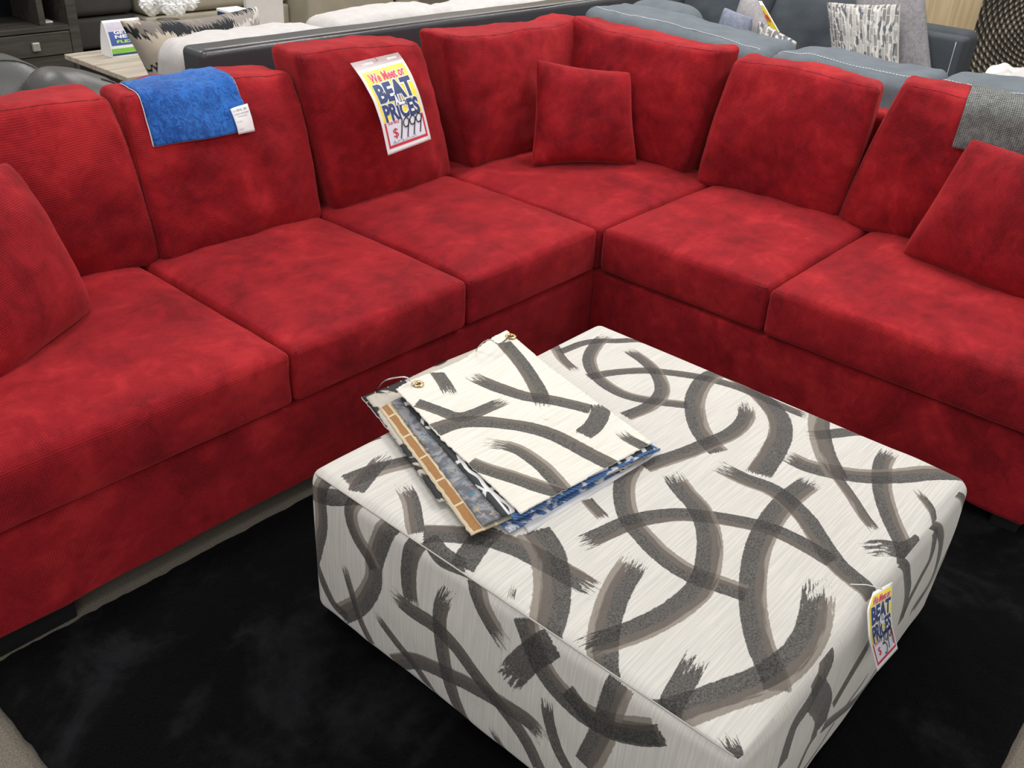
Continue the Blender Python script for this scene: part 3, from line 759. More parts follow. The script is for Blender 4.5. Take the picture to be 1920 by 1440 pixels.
# price tag on the ottoman
Lt = [(0, at(1637, 1110, 2, .438)), (.2, at(1626.5, 1142, 2, .436)), (.55, at(1629.5, 1197.5, 2, .396)), (1, at(1645.6, 1259, 2, .295))]
Rt = [(0, at(1674, 1091, 2, .436)), (.45, at(1671.5, 1142.5, 2, .402)), (.65, at(1673, 1173, 2, .362)), (1, at(1683.5, 1216.6, 2, .28))]
BL = Lt[-1][1]
tg = thing('price_tag', 'small price tag reading 399 hanging from the near edge of the ottoman', 'sign', BL, 'store price cards')
m2 = sign_map(curve_fn(Lt), curve_fn(Rt)); make_sign(tg, m2, '399', False, .5)
a = m2(.45, .02, .001); b = a + np.array([-.035, .045, .004])
tube('hanging_thread', [a, (a + b) / 2 + np.array([0, 0, .004]), b], .0009, WHITE, tg, 5)

# ================================================================== SWATCH BUNDLE
K_ = lambda P: [(660 + x * .3125, 600 + y * .3125) for x, y in P]
def mat_white_curves():
    t = NT('charcoal_with_white_leaves'); uv = t.coord('UV'); v = t.n('TexVoronoi', {'Vector': t.vscale(uv, 16, 9, 1), 'Scale': 1.}, feature='DISTANCE_TO_EDGE').outputs[0]
    w = t.n('TexWave', {'Vector': uv, 'Scale': 9., 'Distortion': 6., 'Detail': 1.}).outputs[1]
    c = t.mix(t.smooth(w, .84, .90), (.036, .040, .042), (.75, .75, .76)); c = t.mix(t.smooth(v, .05, .025), c, (.72, .72, .74)); return t.fin(c, .85)
def mat_floral():
    t = NT('grey_blue_floral'); co = t.coord(); n = t.noise(co, 22, 4, .65, 1.5); m = t.noise(co, 30, 3, .6, 2.)
    c = t.mix(t.smooth(n, .4, .6), (.12, .13, .155), (.30, .30, .32)); c = t.mix(t.smooth(m, .60, .66), c, (.40, .33, .22)); c = t.mix(t.smooth(t.noise(co, 17, 3, .6, 1.), .62, .68), c, (.07, .20, .30)); return t.fin(c, .9)
def mat_bricks(name, c1, c2, mortar, scale, ms=.02, sq=1):
    t = NT(name); uv = t.coord('UV'); b = t.n('TexBrick', {'Vector': t.vscale(uv, 1, 1, 1, (0, 0, math.pi / 2)), 'Color1': c1, 'Color2': c2, 'Mortar': mortar, 'Scale': scale, 'Mortar Size': ms, 'Mortar Smooth': .2, 'Bias': 0., 'Brick Width': .9, 'Row Height': .34})
    f = t.noise(t.coord(), 200, 2); c = t.mix(t.math('MULTIPLY', f, .3), b.outputs[0], tuple(x * .6 for x in c1)); return t.fin(c, .9)
def mat_tiles():
    t = NT('brown_and_tan_tile_print'); uv = t.coord('UV'); sp = t.n('SeparateXYZ', {0: uv}); j = t.math('MULTIPLY', t.math('SUBTRACT', t.noise(uv, 30, 2), .5), .006)
    x = t.math('ADD', sp.outputs[0], j); y = t.math('ADD', sp.outputs[1], j); band = lambda a, b: t.math('MULTIPLY', t.smooth(x, a - .001, a + .001), t.smooth(x, b + .001, b - .001))
    col = (.62, .53, .37); f = t.noise(t.coord(), 180, 2)
    for i, (a, b, c_, ln) in enumerate(((.007, .024, (.33, .165, .06), .085), (.029, .050, (.36, .31, .21), .07), (.055, .080, (.42, .37, .27), .08), (.085, .11, (.33, .165, .06), .09), (.115, .14, (.36, .31, .21), .07), (.145, .17, (.42, .37, .27), .085), (.175, .20, (.33, .165, .06), .08))):
        fr = t.math('FRACT', t.math('ADD', t.math('DIVIDE', y, ln), .37 * i)); m = t.math('MULTIPLY', band(a, b), t.smooth(fr, .05, .075))
        col = t.mix(m, col, t.mix(f, tuple(q * .8 for q in c_), tuple(q * 1.2 for q in c_)))
    return t.fin(col, .9)
def mat_blotch(name, c1, c2, sc, lo=.48, hi=.52, dist=1.):
    t = NT(name); n = t.noise(t.coord(), sc, 3, .6, dist); return t.fin(t.mix(t.smooth(n, lo, hi), c1, c2), .9)
def mat_twill():
    t = NT('blue_twill'); uv = t.coord('UV'); w = t.n('TexWave', {'Vector': uv, 'Scale': 70., 'Distortion': .6}, bands_direction='DIAGONAL').outputs[1]; n = t.noise(t.coord(), 26, 3, .6, 1.)
    c = t.mix(w, (.03, .09, .26), (.10, .20, .42)); c = t.mix(t.smooth(n, .52, .60), c, (.60, .63, .68)); return t.fin(c, .9)
SW = mat_strokes('brush_stroke_sample', 5, (.80, .775, .70))
bun = thing('fabric_swatch_bundle', 'ring-bound stack of fabric swatches, brush-stroke cloth on top, lying on the ottoman', 'fabric swatches', (-1.03, -.55, OZ1 + .01))
def swatch(corners, z, mat, thick=.0022, wave=.003, seed=0., jag=.004, nu=40, nv=48, curl=None, strokes=None, label=None):
    """corners TL TR BR BL in close-up pixels; lies at height z"""
    c = [at(*K_([p])[0], 2, z) for p in corners]
    def flatf(u, v): return (c[3] * (1 - u) + c[2] * u) * (1 - v) + (c[0] * (1 - u) + c[1] * u) * v
    def fn(u, v):
        p = flatf(u, v)
        p = p + np.array([0, 0, wave * mnoise.fractal(Vector((u * 3 + seed, v * 3, seed)), 1, 2, 2)])
        if curl: p = p + np.array([0, 0, curl(u, v)])
        if u in (0., 1.) or v in (0., 1.): p = p + np.array([jag * mnoise.noise(Vector((u * 40 + seed, v * 40, 0))), jag * mnoise.noise(Vector((u * 40, v * 40, seed + 5))), 0])
        return p
    uvs = (np.linalg.norm(c[1] - c[0]), np.linalg.norm(c[0] - c[3]))
    o, U, Vv, n = sheet('swatch', fn, nu, nv, mat, bun, thick, uvs, label=label)
    if strokes:
        Q = np.array([flatf(u, v)[:2] for u, v in zip(U, Vv)]); LS = stroke_layers(strokes); print('swatch layers', len(LS))
        for k in range(5):
            d = stroke_field(Q, LS[k]) if k < len(LS) else np.tile(np.array([3., 0., -3., 0.]), (n, 1))
            put_attr(o, k, np.vstack([d, np.tile(np.array([3., 0., -3., 0.]), (n, 1))]))
    return o, fn
Z0 = OZ1 + .014
swatch([(470, 300), (905, 160), (1840, 800), (1060, 1275)], Z0, mat_plain('off_white_weave', (.66, .66, .68), .9), seed=1., label='off-white swatch at the bottom of the stack')
swatch([(150, 500), (870, 180), (1852, 772), (945, 1275)], Z0 + .003, mat_twill(), seed=2., label='blue twill swatch with white blotches')
swatch([(55, 462), (740, 178), (1640, 900), (640, 1180)], Z0 + .006, mat_bricks('black_white_lines', (.012, .012, .013), (.02, .02, .02), (.7, .7, .68), 9, .01), seed=3., label='black swatch with thin white lines')
swatch([(85, 462), (878, 108), (1700, 850), (520, 1090)], Z0 + .009, mat_blotch('cream_black_patches', (.50, .46, .40), (.03, .03, .032), 9, .5, .54), seed=4., label='cream swatch with black patches')
swatch([(165, 530), (880, 180), (1760, 830), (715, 1290)], Z0 + .012, mat_tiles(), seed=5., label='cream swatch with brown and tan tile pattern')
swatch([(235, 490), (890, 170), (1800, 810), (785, 1235)], Z0 + .0155, mat_floral(), seed=6., label='grey-blue floral swatch')
swatch([(345, 440), (905, 160), (1838, 772), (975, 1200)], Z0 + .019, mat_twill(), seed=7., label='blue patterned swatch')
swatch([(290, 470), (905, 150), (1810, 765), (905, 1180)], Z0 + .022, mat_white_curves(), seed=8., label='charcoal swatch with white leaf shapes')
ZT1 = Z0 + .027
sw = lambda P: [at(u, v, 2, ZT1)[:2] for u, v in K_(P)]
SWS = [
 S(sw([(905, 165), (1000, 262), (1080, 362), (1125, 450), (1150, 545)]), .020, -.05, .6, 1, .006, .05),
 S(sw([(680, 325), (780, 370), (900, 418), (1050, 462), (1200, 492), (1340, 522), (1440, 545)]), .020, -.1, .6, -1, .06, .006),
 S(sw([(380, 525), (520, 560), (640, 590), (750, 560), (860, 510), (955, 465)]), .017, -.1, .5, 1, .006, .06),
 S(sw([(490, 670), (620, 625), (760, 612), (900, 622), (1050, 645), (1200, 688), (1330, 752), (1460, 825), (1610, 900)]), .021, -.1, .6, -1),
 S(sw([(1375, 695), (1450, 640), (1490, 560), (1480, 500)]), .022, -.4, .3, 1, .01, .03),
 S(sw([(725, 735), (860, 745), (1000, 785), (1120, 865), (1210, 955), (1300, 1055)]), .019, .15, .7, -1, .09, .006),
 S(sw([(700, 855), (850, 912), (1000, 962), (1150, 1012), (1300, 1058)]), .020, .0, .7, -1, .006, .006),
 S(sw([(1580, 650), (1650, 712), (1775, 775)]), .015, -.2, .5, 1, .06, .006),
 S(sw([(505, 330), (560, 405), (600, 490)]), .018, -.2, .5, 1, .006, .06),
]
def curl(u, v):
    # soft puckers running in from the ringed end
    e = np.clip((v - .62) / .38, 0, 1)
    return .002 + .008 * e * (1 + math.sin(u * 7.5 + .8))
o1, f1 = swatch([(262, 450), (925, 98), (1803, 738), (1012, 1166)], ZT1, SW, .0022, .004, 9., .003, 90, 120, curl, SWS, label='top swatch, off-white with charcoal brush strokes')
for gi, (u, v) in enumerate(((.975, .945), (.14, .955))):
    p = f1(u, v) + np.array([0, 0, .0015]); V = []; F = []; n = 24
    nn = np.array([0, 0, 1.])
    for k in range(n):
        th = 2 * math.pi * k / n; d = np.array([math.cos(th), math.sin(th), 0])
        for r, zz in ((.0065, .001), (.008, .0028), (.0125, .0024), (.014, .0008)): V.append(p + d * r + nn * zz)
    for k in range(n):
        for q in range(3): F.append([k * 4 + q, k * 4 + q + 1, ((k + 1) % n) * 4 + q + 1, ((k + 1) % n) * 4 + q])
    mk('grommet', V, F, BRASS, o1)
    hole = [p + np.array([math.cos(2 * math.pi * k / 16) * .0066, math.sin(2 * math.pi * k / 16) * .0066, .0012]) for k in range(16)]
    mk('grommet_hole', hole, [list(range(16))], BLACKLEG, o1)
    g = p + np.array([0, 0, .003])
    ends = [[(912, 185), (885, 145), (835, 120), (785, 132), (745, 195)], [(395, 442), (372, 385), (318, 343), (205, 360), (165, 395), (150, 440)]][gi]
    zs = [g[2], .500, .512, .500, .465][:len(ends)] if len(ends) == 5 else [g[2], .482, .494, .482, .458, .428]
    pts = [g] + [at(*K_([e])[0], 2, z) for e, z in zip(ends[1:], zs[1:])]
    under = [pts[-1] + np.array([.01, -.03, -.012]), g + np.array([0, .0, -.026])]
    tube('wire_ring', catmull(pts + under, 8), .0019, WIRE, bun, 6)
# ================================================================== BACKGROUND FURNITURE
def mat_leather(name, c, rough=.36):
    t = NT(name); co = t.coord(); v = t.noise(co, 140, 3, .6); n = t.noise(co, 5, 3)
    t.set(t.b.inputs['Normal'], t.bump(t.math('ADD', v, t.math('MULTIPLY', n, 3.)), .2, .003))
    return t.fin(t.mix(n, tuple(x * .8 for x in c), tuple(x * 1.2 for x in c)), rough)
def mat_cloth(name, c, var=.15, sc=30, rough=.9, fine=350):
    t = NT(name); co = t.coord(); n = t.noise(co, sc, 3, .6); f = t.noise(co, fine, 2)
    k = t.math('ADD', t.math('MULTIPLY', n, .5), t.math('MULTIPLY', f, .5))
    t.set(t.b.inputs['Normal'], t.bump(k, .3, .002))
    return t.fin(t.mix(t.smooth(k, .35, .65), tuple(x * (1 - var) for x in c), tuple(x * (1 + var) for x in c)), rough)
def mat_wood(name, c1, c2, sx=3, sy=40, rough=.5):
    t = NT(name); f = t.noise(t.vscale(t.coord(), sx, sy, sy), 1, 4, .6, .5); return t.fin(t.mix(t.smooth(f, .3, .7), c1, c2), rough)
LEATH = mat_leather('dark_grey_leather', (.052, .055, .063), .30); LEATH2 = mat_leather('charcoal_leather', (.062, .062, .060), .38)
CREAM = mat_cloth('cream_fabric', (.56, .535, .53), .08); GREYBLUE = mat_cloth('blue_grey_suede', (.118, .142, .165), .14, 12); GREYDK = mat_cloth('dark_slate_suede', (.060, .072, .086), .14, 10)
THREAD = mat_plain('pale_thread', (.58, .62, .66), .7)
BEIGE = mat_cloth('beige_fabric', (.40, .36, .28), .08, 8); CHAR = mat_cloth('charcoal_fabric', (.052, .050, .046), .12, 10)

# --- two-tone sofa seen from behind
tt = thing('two_tone_sofa', 'dark grey leather sofa with cream cushions, seen from behind past the red sofa', 'sofa', (.6, 1.5, 0))
rbx('back_panel', (-.705, 1.09, .06), (1.98, 1.215, .902), .022, LEATH, tt, (50, 5, 16), .003, 4)
s = np.linspace(-.685, 1.96, 40)
tube('piping', np.stack([s, np.full(40, 1.104), np.full(40, .9015)], 1), .0045, mat_leather('leather_welt', (.24, .24, .24), .25), tt, 6)
rbx('seat_base', (-.70, 1.215, .06), (1.98, 2.05, .30), .03, LEATH, tt, (20, 10, 4))
def cush(name, x0, x1, y0, y1, z0, z1, mat, parent, **kw):
    c = Cushion((x0, y0, z0), (x1, y0, z0), (x0, y0, z1), (x1, y0, z1), (0, y1 - y0, 0), **kw); return c, c.build(name, mat, parent)
cush('back_cushion', -.672, -.03, 1.222, 1.46, .44, .882, CREAM, tt, r=.06, bulge=.004, crown=.012, seed=11., wr=.006)
cush('back_cushion', -.02, .60, 1.24, 1.50, .44, .895, CREAM, tt, r=.06, bulge=.004, crown=.022, seed=12., wr=.006)
cush('back_cushion',   .62, 1.35, 1.24, 1.50, .44, .885, CREAM, tt, r=.06, bulge=.004, crown=.015, seed=13., wr=.006)
for i in range(3): rbx('seat_cushion', (-.70 + i * .9, 1.47, .30), (.19 + i * .9, 2.05, .47), .04, CREAM, tt, (10, 10, 4))
for (xx, yy) in ((-.66, 1.12), (1.9, 1.12), (-.66, 1.98), (1.9, 1.98)): box('leg', (xx, yy, 0), (xx + .05, yy + .05, .065), BLACKLEG, tt)

# --- patterned pillow on that sofa
def mat_camo():
    t = NT('ragged_stripe_print'); uv = t.coord('UV'); sp = t.n('SeparateXYZ', {0: uv})
    jit = t.math('MULTIPLY', t.math('SUBTRACT', t.noise(t.vscale(uv, 150, 14, 1), 1, 2), .5), .11)
    v = t.n('CombineXYZ', {0: t.math('ADD', sp.outputs[0], t.math('MULTIPLY', jit, .15)), 1: t.math('ADD', sp.outputs[1], jit)}).outputs[0]
    n = t.n('TexVoronoi', {'Vector': t.vscale(v, 7, 24, 1, (0, 0, .6)), 'Scale': 1., 'Randomness': 1.}).outputs['Color']
    r = t.n('ValToRGB', {0: t.n('SeparateColor', {0: n}).outputs[0]}); cr = r.color_ramp; cr.interpolation = 'CONSTANT'
    cols = [(0, (.014, .017, .022)), (.30, (.60, .585, .55)), (.52, (.21, .185, .165)), (.70, (.50, .44, .36)), (.85, (.33, .29, .27))]
    while len(cr.elements) < len(cols): cr.elements.new(.5)
    for e, (p_, c_) in zip(cr.elements, cols): e.position = p_; e.color = (*c_, 1)
    return t.fin(r.outputs[0], .85)
p = pillow_mesh('throw_pillow', (-.615, 1.50, .50), (-.08, 1.62, .50), (-.735, 1.545, .935), (-.125, 1.60, .925), .075, mat_camo(), None, conc=.13, seed=21., round_=3.)
single(p, 'black, white and taupe ragged-print pillow behind the cream cushion of the two-tone sofa', 'pillow')

# --- leather recliner sofa
rc = thing('leather_sofa', 'charcoal leather sofa with rounded back cushions behind the left end of the red sofa', 'sofa', (-1.3, 1.5, 0))
rbx('back_frame', (-2.6, 1.10, .10), (-.80, 1.40, .62), .05, LEATH2, rc, (20, 5, 8))
rbx('seat_base', (-2.6, 1.40, .08), (-.80, 2.0, .40), .06, LEATH2, rc, (16, 10, 5))
for args, sd in ((((-1.72, 1.24, .56), (-1.09, 1.24, .56), (-1.75, 1.32, .862), (-1.06, 1.32, .855)), 1.), (((-1.22, 1.08, .54), (-.84, 1.08, .50), (-1.19, 1.12, .865), (-.88, 1.12, .775)), 2.)):
    c = Cushion(*args, (0, .24, .02), r=.10, bulge=.03, crown=.03, wr=.003, seed=sd, n=(16, 12, 6)); o = c.build('back_cushion', LEATH2, rc)
    q = c.path([(1., yv, .35) for yv in np.linspace(-.7, .9, 14)] + [(x_, 1., .35) for x_ in np.linspace(.9, .3, 8)], .001); tube('piping', q, .004, LEATH2, o, 5)
for xx in (-2.5, -1.05): box('leg', (xx, 1.22, 0), (xx + .06, 1.28, .10), BLACKLEG, rc); box('leg', (xx, 1.9, 0), (xx + .06, 1.96, .085), BLACKLEG, rc)

# --- wooden table, tent card, vase, tissue box, board
LW = mat_wood('pale_oak', (.34, .285, .22), (.52, .46, .385), 2.2, 22)
tb = thing('coffee_table', 'low table with pale oak top and black frame, behind the charcoal leather sofa', 'table', (.6, 2.98, 0))
box('table_top', (-.149, 2.672, .425), (1.45, 3.285, .45), LW, tb, .003)
box('apron', (-.10, 2.72, .33), (1.40, 3.24, .424), mat_plain('black_metal', (.012, .012, .014), .4), tb, .003)
for xx in (-.10, 1.36):
    for yy in (2.72, 3.20): box('leg', (xx, yy, 0), (xx + .04, yy + .04, .33), BLACKLEG, tb)
tc = thing('tent_card', 'white folded tent card with blue and green print on the oak table', 'sign', (.06, 3.09, .45))
def tentf(s):
    def fn(u, v):
        d = .052 * (1 - v) ** .8 + .006 * math.sin(v * math.pi); return np.array([-.005 + .20 * u, 3.125 + s * (d + .001), .451 + .170 * v])
    return fn
ff = tentf(-1); sheet('card_front', ff, 4, 12, WHITE, tc, .001); sheet('card_back', lambda u, v: tentf(1)(1 - u, v), 4, 12, WHITE, tc, .001)
mt = lambda u, v, lift=0: ff(u, 1 - v) + np.array([0, -lift, lift * .4])
sheet('card_base', lambda u, v: np.array([-.005 + .2 * u, 3.07 + .11 * v, .4515]), 2, 2, WHITE, tc, .001)
# closed end of the card
mk('card_end', [tentf(-1)(0, v) + np.array([-.001, .001, 0]) for v in np.linspace(0, 1, 13)] + [tentf(1)(0, v) + np.array([-.001, -.001, 0]) for v in np.linspace(1, 0, 13)], [list(range(26))], WHITE, tc, smooth=False)
BLUEINK = mat_plain('blue_ink', (.05, .10, .36), .5); GREENINK = mat_plain('green_ink', (.24, .55, .07), .5); LILAC = mat_plain('lilac_ink', (.62, .58, .70), .5)
patch('print_panel', (.06, .06, .96, .30), mt, LILAC, tc, .0006); patch('print_panel', (.06, .30, .96, .68), mt, BLUEINK, tc, .0006); patch('print_panel', (.03, .76, .97, .90), mt, GREENINK, tc, .0006); patch('print_panel', (.03, .90, .97, .955), mt, NAVY, tc, .0006)
lettering('lettering', 'GET IT', (.2, .28, .8, .38), mt, WHITE, tc, .04, .0012); lettering('lettering', 'NEW', (.2, .40, .8, .49), mt, WHITE, tc, .04, .0012); lettering('lettering', 'FLEX', (.22, .54, .70, .62), mt, mat_plain('lime_ink', (.5, .75, .12), .5), tc, .04, .0012)

vs = thing('flower_vase', 'silver vase of white flowers standing on the oak table', 'vase', (.60, 3.14, .45))
def lathe(name, prof, c, mat, parent, n=28):
    V = []; F = []
    for r, z in prof:
        for k in range(n): th = 2 * math.pi * k / n; V.append((c[0] + r * math.cos(th), c[1] + r * math.sin(th), c[2] + z))
    for i in range(len(prof) - 1):
        for k in range(n): F.append([i * n + k, i * n + (k + 1) % n, (i + 1) * n + (k + 1) % n, (i + 1) * n + k])
    F.append(list(range(n))[::-1]); F.append([(len(prof) - 1) * n + k for k in range(n)])
    return mk(name, V, F, mat, parent)
VC = at(330, 60, 2, .45); VC = np.array([VC[0], 3.15, .45]); vc = at(318, 60, 1, 3.15)
VX = vc[0]
lathe('vase_body', [(.04, .002), (.05, .01), (.06, .05), (.066, .09), (.06, .12), (.055, .135), (.06, .14), (.05, .136)], (VX, 3.15, .45), mat_plain('polished_silver', (.42, .40, .39), .18, .1, Metallic=.9), vs)
PETAL = mat_plain('white_petals', (.84, .84, .84), .7, .06, 60); LEAF = mat_plain('pale_green_leaf', (.46, .55, .25), .6, .2)
rr = random.Random(4)
for i in range(22):
    a = rr.uniform(0, 2 * math.pi); rad = .10 * math.sqrt(rr.random()); cx, cy = VX + math.cos(a) * rad * 1.2, 3.13 + math.sin(a) * rad; cz = .612 + .08 * (1 - (rad / .14) ** 2) + rr.uniform(-.02, .03)
    V = []; F = []
    for k in range(34):
        th = rr.uniform(0, 2 * math.pi); ph = rr.uniform(-.3, 1.4); d = np.array([math.cos(th) * math.cos(ph), math.sin(th) * math.cos(ph), math.sin(ph)]); s_ = np.cross(d, [0, 0, 1.]); s_ /= np.linalg.norm(s_) + 1e-6; u_ = np.cross(s_, d)
        c0 = np.array([cx, cy, cz]); L = rr.uniform(.036, .052); b0 = len(V)
        V += [c0 + d * .006, c0 + d * L * .6 + s_ * .012 + u_ * .003, c0 + d * L + s_ * .006 - u_ * .004, c0 + d * L - s_ * .006 - u_ * .004, c0 + d * L * .6 - s_ * .012 + u_ * .003]; F.append([b0, b0 + 1, b0 + 2, b0 + 3, b0 + 4])
    b0 = len(V); c0 = np.array([cx, cy, cz])
    for a_ in range(7):
        for k in range(10):
            d = np.array([math.sin(math.pi * a_ / 6) * math.cos(k * math.pi / 5), math.sin(math.pi * a_ / 6) * math.sin(k * math.pi / 5), math.cos(math.pi * a_ / 6)]); V.append(c0 + d * (.034 + .006 * ((a_ + k) % 2)))
    for a_ in range(6):
        for k in range(10): F.append([b0 + a_ * 10 + k, b0 + (a_ + 1) * 10 + k, b0 + (a_ + 1) * 10 + (k + 1) % 10, b0 + a_ * 10 + (k + 1) % 10])
    mk('flower_head', V, F, PETAL, vs, smooth=False)
V = []; F = []
for i in range(14):
    a = 2 * math.pi * i / 14 + rr.uniform(-.2, .2); d = np.array([math.cos(a), math.sin(a), 0]); s_ = np.array([-d[1], d[0], 0]); c0 = np.array([VX, 3.14, .575]); b0 = len(V)
    V += [c0 + d * .03, c0 + d * .10 + s_ * .015 + [0, 0, .0], c0 + d * .15 + [0, 0, -.02], c0 + d * .10 - s_ * .015]; F.append([b0, b0 + 1, b0 + 2, b0 + 3])
mk('leaves', V, F, LEAF, vs)

tp = at(438, 24, 1, 3.05)
tx = thing('tissue_box', 'small blue and white tissue box on the oak table behind the ragged-print pillow', 'tissue box', (tp[0], 3.05, .45))
box('carton', (tp[0] - .065, 2.99, .451), (tp[0] + .065, 3.11, tp[2] + .005), NAVY, tx, .004); box('lid', (tp[0] - .068, 2.987, tp[2] + .0055), (tp[0] + .068, 3.113, tp[2] + .022), WHITE, tx, .006)
box('print_band', (tp[0] - .03, 2.985, tp[2] - .045), (tp[0] + .068, 2.9905, tp[2] - .002), mat_plain('sky_blue_ink', (.25, .55, .80), .5), tx, .001)
b0, b1 = at(462, 50, 1, 3.2), at(530, 50, 1, 3.2)
bd = box('display_board', (b0[0], 3.18, .451), (b1[0], 3.21, .86), mat_plain('pale_grey_board', (.66, .645, .63), .5, .03), None, .003); single(bd, 'plain pale grey display board standing upright on the oak table', 'board')

# --- tv console
CW = mat_wood('dark_ash', (.040, .036, .031), (.075, .067, .058), 3, 30, .55)
CY = 4.6
def cx(u, v): return at(u, v, 1, CY)
zs, zd = cx(70, 52)[2], cx(60, 108)[2]; xr_, xp = cx(147, 40)[0], cx(128, 40)[0]; x0_ = -1.2
tv = thing('media_console', 'dark wood media console with drawers and an open black shelf, at the far left', 'console', ((x0_ + xr_) / 2, CY + .22, 0))
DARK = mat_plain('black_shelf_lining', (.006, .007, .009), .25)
box('side_panel', (xp, CY, 0), (xr_, CY + .45, .72), CW, tv, .004); box('side_panel', (x0_, CY, 0), (x0_ + .06, CY + .45, .72), CW, tv, .004)
box('shelf', (x0_ + .06, CY + .002, zs - .03), (xp, CY + .45, zs), CW, tv, .003); box('top', (x0_, CY - .01, .7205), (xr_, CY + .46, .75), CW, tv, .004)
box('back_panel', (x0_ + .06, CY + .43, .02), (xp, CY + .449, .72), DARK, tv, .002)
box('divider', (xp - .16, CY + .05, zs + .001), (xp - .12, CY + .43, .719), CW, tv, .003)
xm = (x0_ + xp) / 2 - .15
dz = zs - .036
for xa, xb in ((x0_ + .065, xm), (xm + .01, xp - .005)):
    d = box('drawer', (xa, CY - .004, zd), (xb, CY + .40, dz), CW, tv, .004)
    k = cx(65, 86); kx = k[0] if xb > xm + .02 else (xa + xb) / 2
    box('knob', (kx - .023, CY - .03, (zd + dz) / 2 - .03), (kx + .023, CY - .005, (zd + dz) / 2 + .022), KNOB, d, .005)
box('plinth', (x0_ + .06, CY + .01, 0.0), (xp, CY + .42, zd - .006), CW, tv, .003)
rp = cx(90, 31); pb = box('paper_leaflet', (rp[0] - .03, CY + .10, zs + .001), (rp[0] + .07, CY + .17, zs + .012), WHITE, None, .002); single(pb, 'white leaflet lying in the open shelf of the dark media console', 'leaflet')

# --- charcoal sofa beyond
ch = thing('charcoal_sofa', 'charcoal fabric sofa beyond the oak table, to the right of the media console', 'sofa', (.7, 5.6, 0))
s0 = at(200, 30, 1, 5.1)[2]; xe = at(252, 20, 1, 5.1)[0]
rbx('base', (.0, 5.1, .05), (xe, 5.95, s0 - .006), .03, CHAR, ch, (12, 10, 4)); rbx('seat_cushion', (.0, 5.09, s0 + .004), (xe, 5.7, s0 + .24), .05, CHAR, ch, (12, 10, 5)); rbx('back', (.0, 5.7, s0 + .01), (xe, 5.95, .85), .06, CHAR, ch, (12, 4, 6))
for xx in (.04, xe - .10): box('leg', (xx, 5.14, 0), (xx + .05, 5.2, .055), BLACKLEG, ch); box('leg', (xx, 5.84, 0), (xx + .05, 5.9, .055), BLACKLEG, ch)

# --- beige sofa far back
bg = thing('beige_sofa', 'beige sofa far back behind the flowers and the cream cushions', 'sofa', (2.9, 5.6, 0))
def by(u, v): return at(u, v, 1, 5.0)
xa, xb = by(262, 20)[0] + .04, by(745, 0)[0]; xk = by(545, 20)[0]
z1 = by(420, 18)[2]
rbx('base', (xa, 5.0, .0), (xk - .01, 5.9, max(z1 - .006, .12)), .02, BEIGE, bg, (12, 10, 4)); rbx('seat_cushion', (xa, 5.0, max(z1, .126) + .002), (xk - .012, 5.7, .45), .05, BEIGE, bg, (12, 10, 5))
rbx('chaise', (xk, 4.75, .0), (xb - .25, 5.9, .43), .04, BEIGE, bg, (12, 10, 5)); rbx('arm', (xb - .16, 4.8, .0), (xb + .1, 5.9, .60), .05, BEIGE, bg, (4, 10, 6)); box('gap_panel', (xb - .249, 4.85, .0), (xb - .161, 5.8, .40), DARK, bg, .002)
rbx('back', (xa, 5.7, .455), (xb - .25, 5.95, .90), .05, BEIGE, bg, (14, 4, 6))

# --- blue-grey sectional behind the right run
gs = thing('blue_grey_sectional', 'blue-grey suede sectional with pale stitching, its back toward the red sofa', 'sofa', (1.5, -.2, 0))
rbx('back_frame', (1.02, -2.2, .05), (1.16, .98, .70), .03, GREYBLUE, gs, (4, 40, 8))
rbx('base', (1.16, -2.2, .05), (1.98, .98, .28), .03, GREYBLUE, gs, (10, 30, 4))
def gcush(y0, y1, z, seed, zl=None):
    zl = zl or z
    c = Cushion((1.015, y0, .56), (1.015, y1, .56), (1.055, y0, zl), (1.055, y1, z), (.30, 0, .0), r=.045, bulge=.03, crown=.007, wr=.007, seed=seed, n=(26, 14, 8)); o = c.build('back_cushion', GREYBLUE, gs)
    q = c.path([(-1., y_, .72) for y_ in np.linspace(.4, .85, 6)] + [(x_, 1., .80) for x_ in np.linspace(-.9, .9, 50)] + [(1., y_, .72) for y_ in np.linspace(.85, .4, 6)], .001)
    L = np.linalg.norm(np.diff(q, axis=0), axis=1); cum = np.concatenate([[0], np.cumsum(L)]); tot = cum[-1]; V = []; F = []
    s_ = 0.
    while s_ < tot - .012:
        a = np.array([np.interp(s_, cum, q[:, k]) for k in range(3)]); b = np.array([np.interp(s_ + .009, cum, q[:, k]) for k in range(3)]); tn = (b - a) / np.linalg.norm(b - a); x_ = np.cross(tn, [0, 0, 1.]); x_ /= np.linalg.norm(x_) + 1e-9; y_ = np.cross(x_, tn); bb = len(V); r = .0022
        for P_ in (a, b):
            for k in range(5): th = 2 * math.pi * k / 5; V.append(P_ + r * (math.cos(th) * x_ + math.sin(th) * y_))
        for k in range(5): F.append([bb + k, bb + (k + 1) % 5, bb + 5 + (k + 1) % 5, bb + 5 + k])
        F.append([bb + k for k in range(5)][::-1]); F.append([bb + 5 + k for k in range(5)]); s_ += .0125
    mk('stitching', V, F, THREAD, o, label='pale stitching')
    tube('seam', q + np.array([-.004, 0, -.007]), .003, GREYDK, o, 5)
gcush(.93, .058, .882, 31., .922); gcush(.035, -.552, .888, 32.); gcush(-.572, -1.30, .900, 33.); gcush(-1.32, -2.1, .91, 34.)
for i in range(4): rbx('seat_cushion', (1.35, .93 - .78 * (i + 1) + .008, .285), (1.99, .93 - .78 * i - .008, .47), .05, GREYBLUE, gs, (10, 10, 5))
for xx, yy in ((1.04, .9), (1.04, -2.15), (1.9, .9), (1.9, -2.15)): box('leg', (xx, yy, 0), (xx + .05, yy + .05, .055), BLACKLEG, gs)
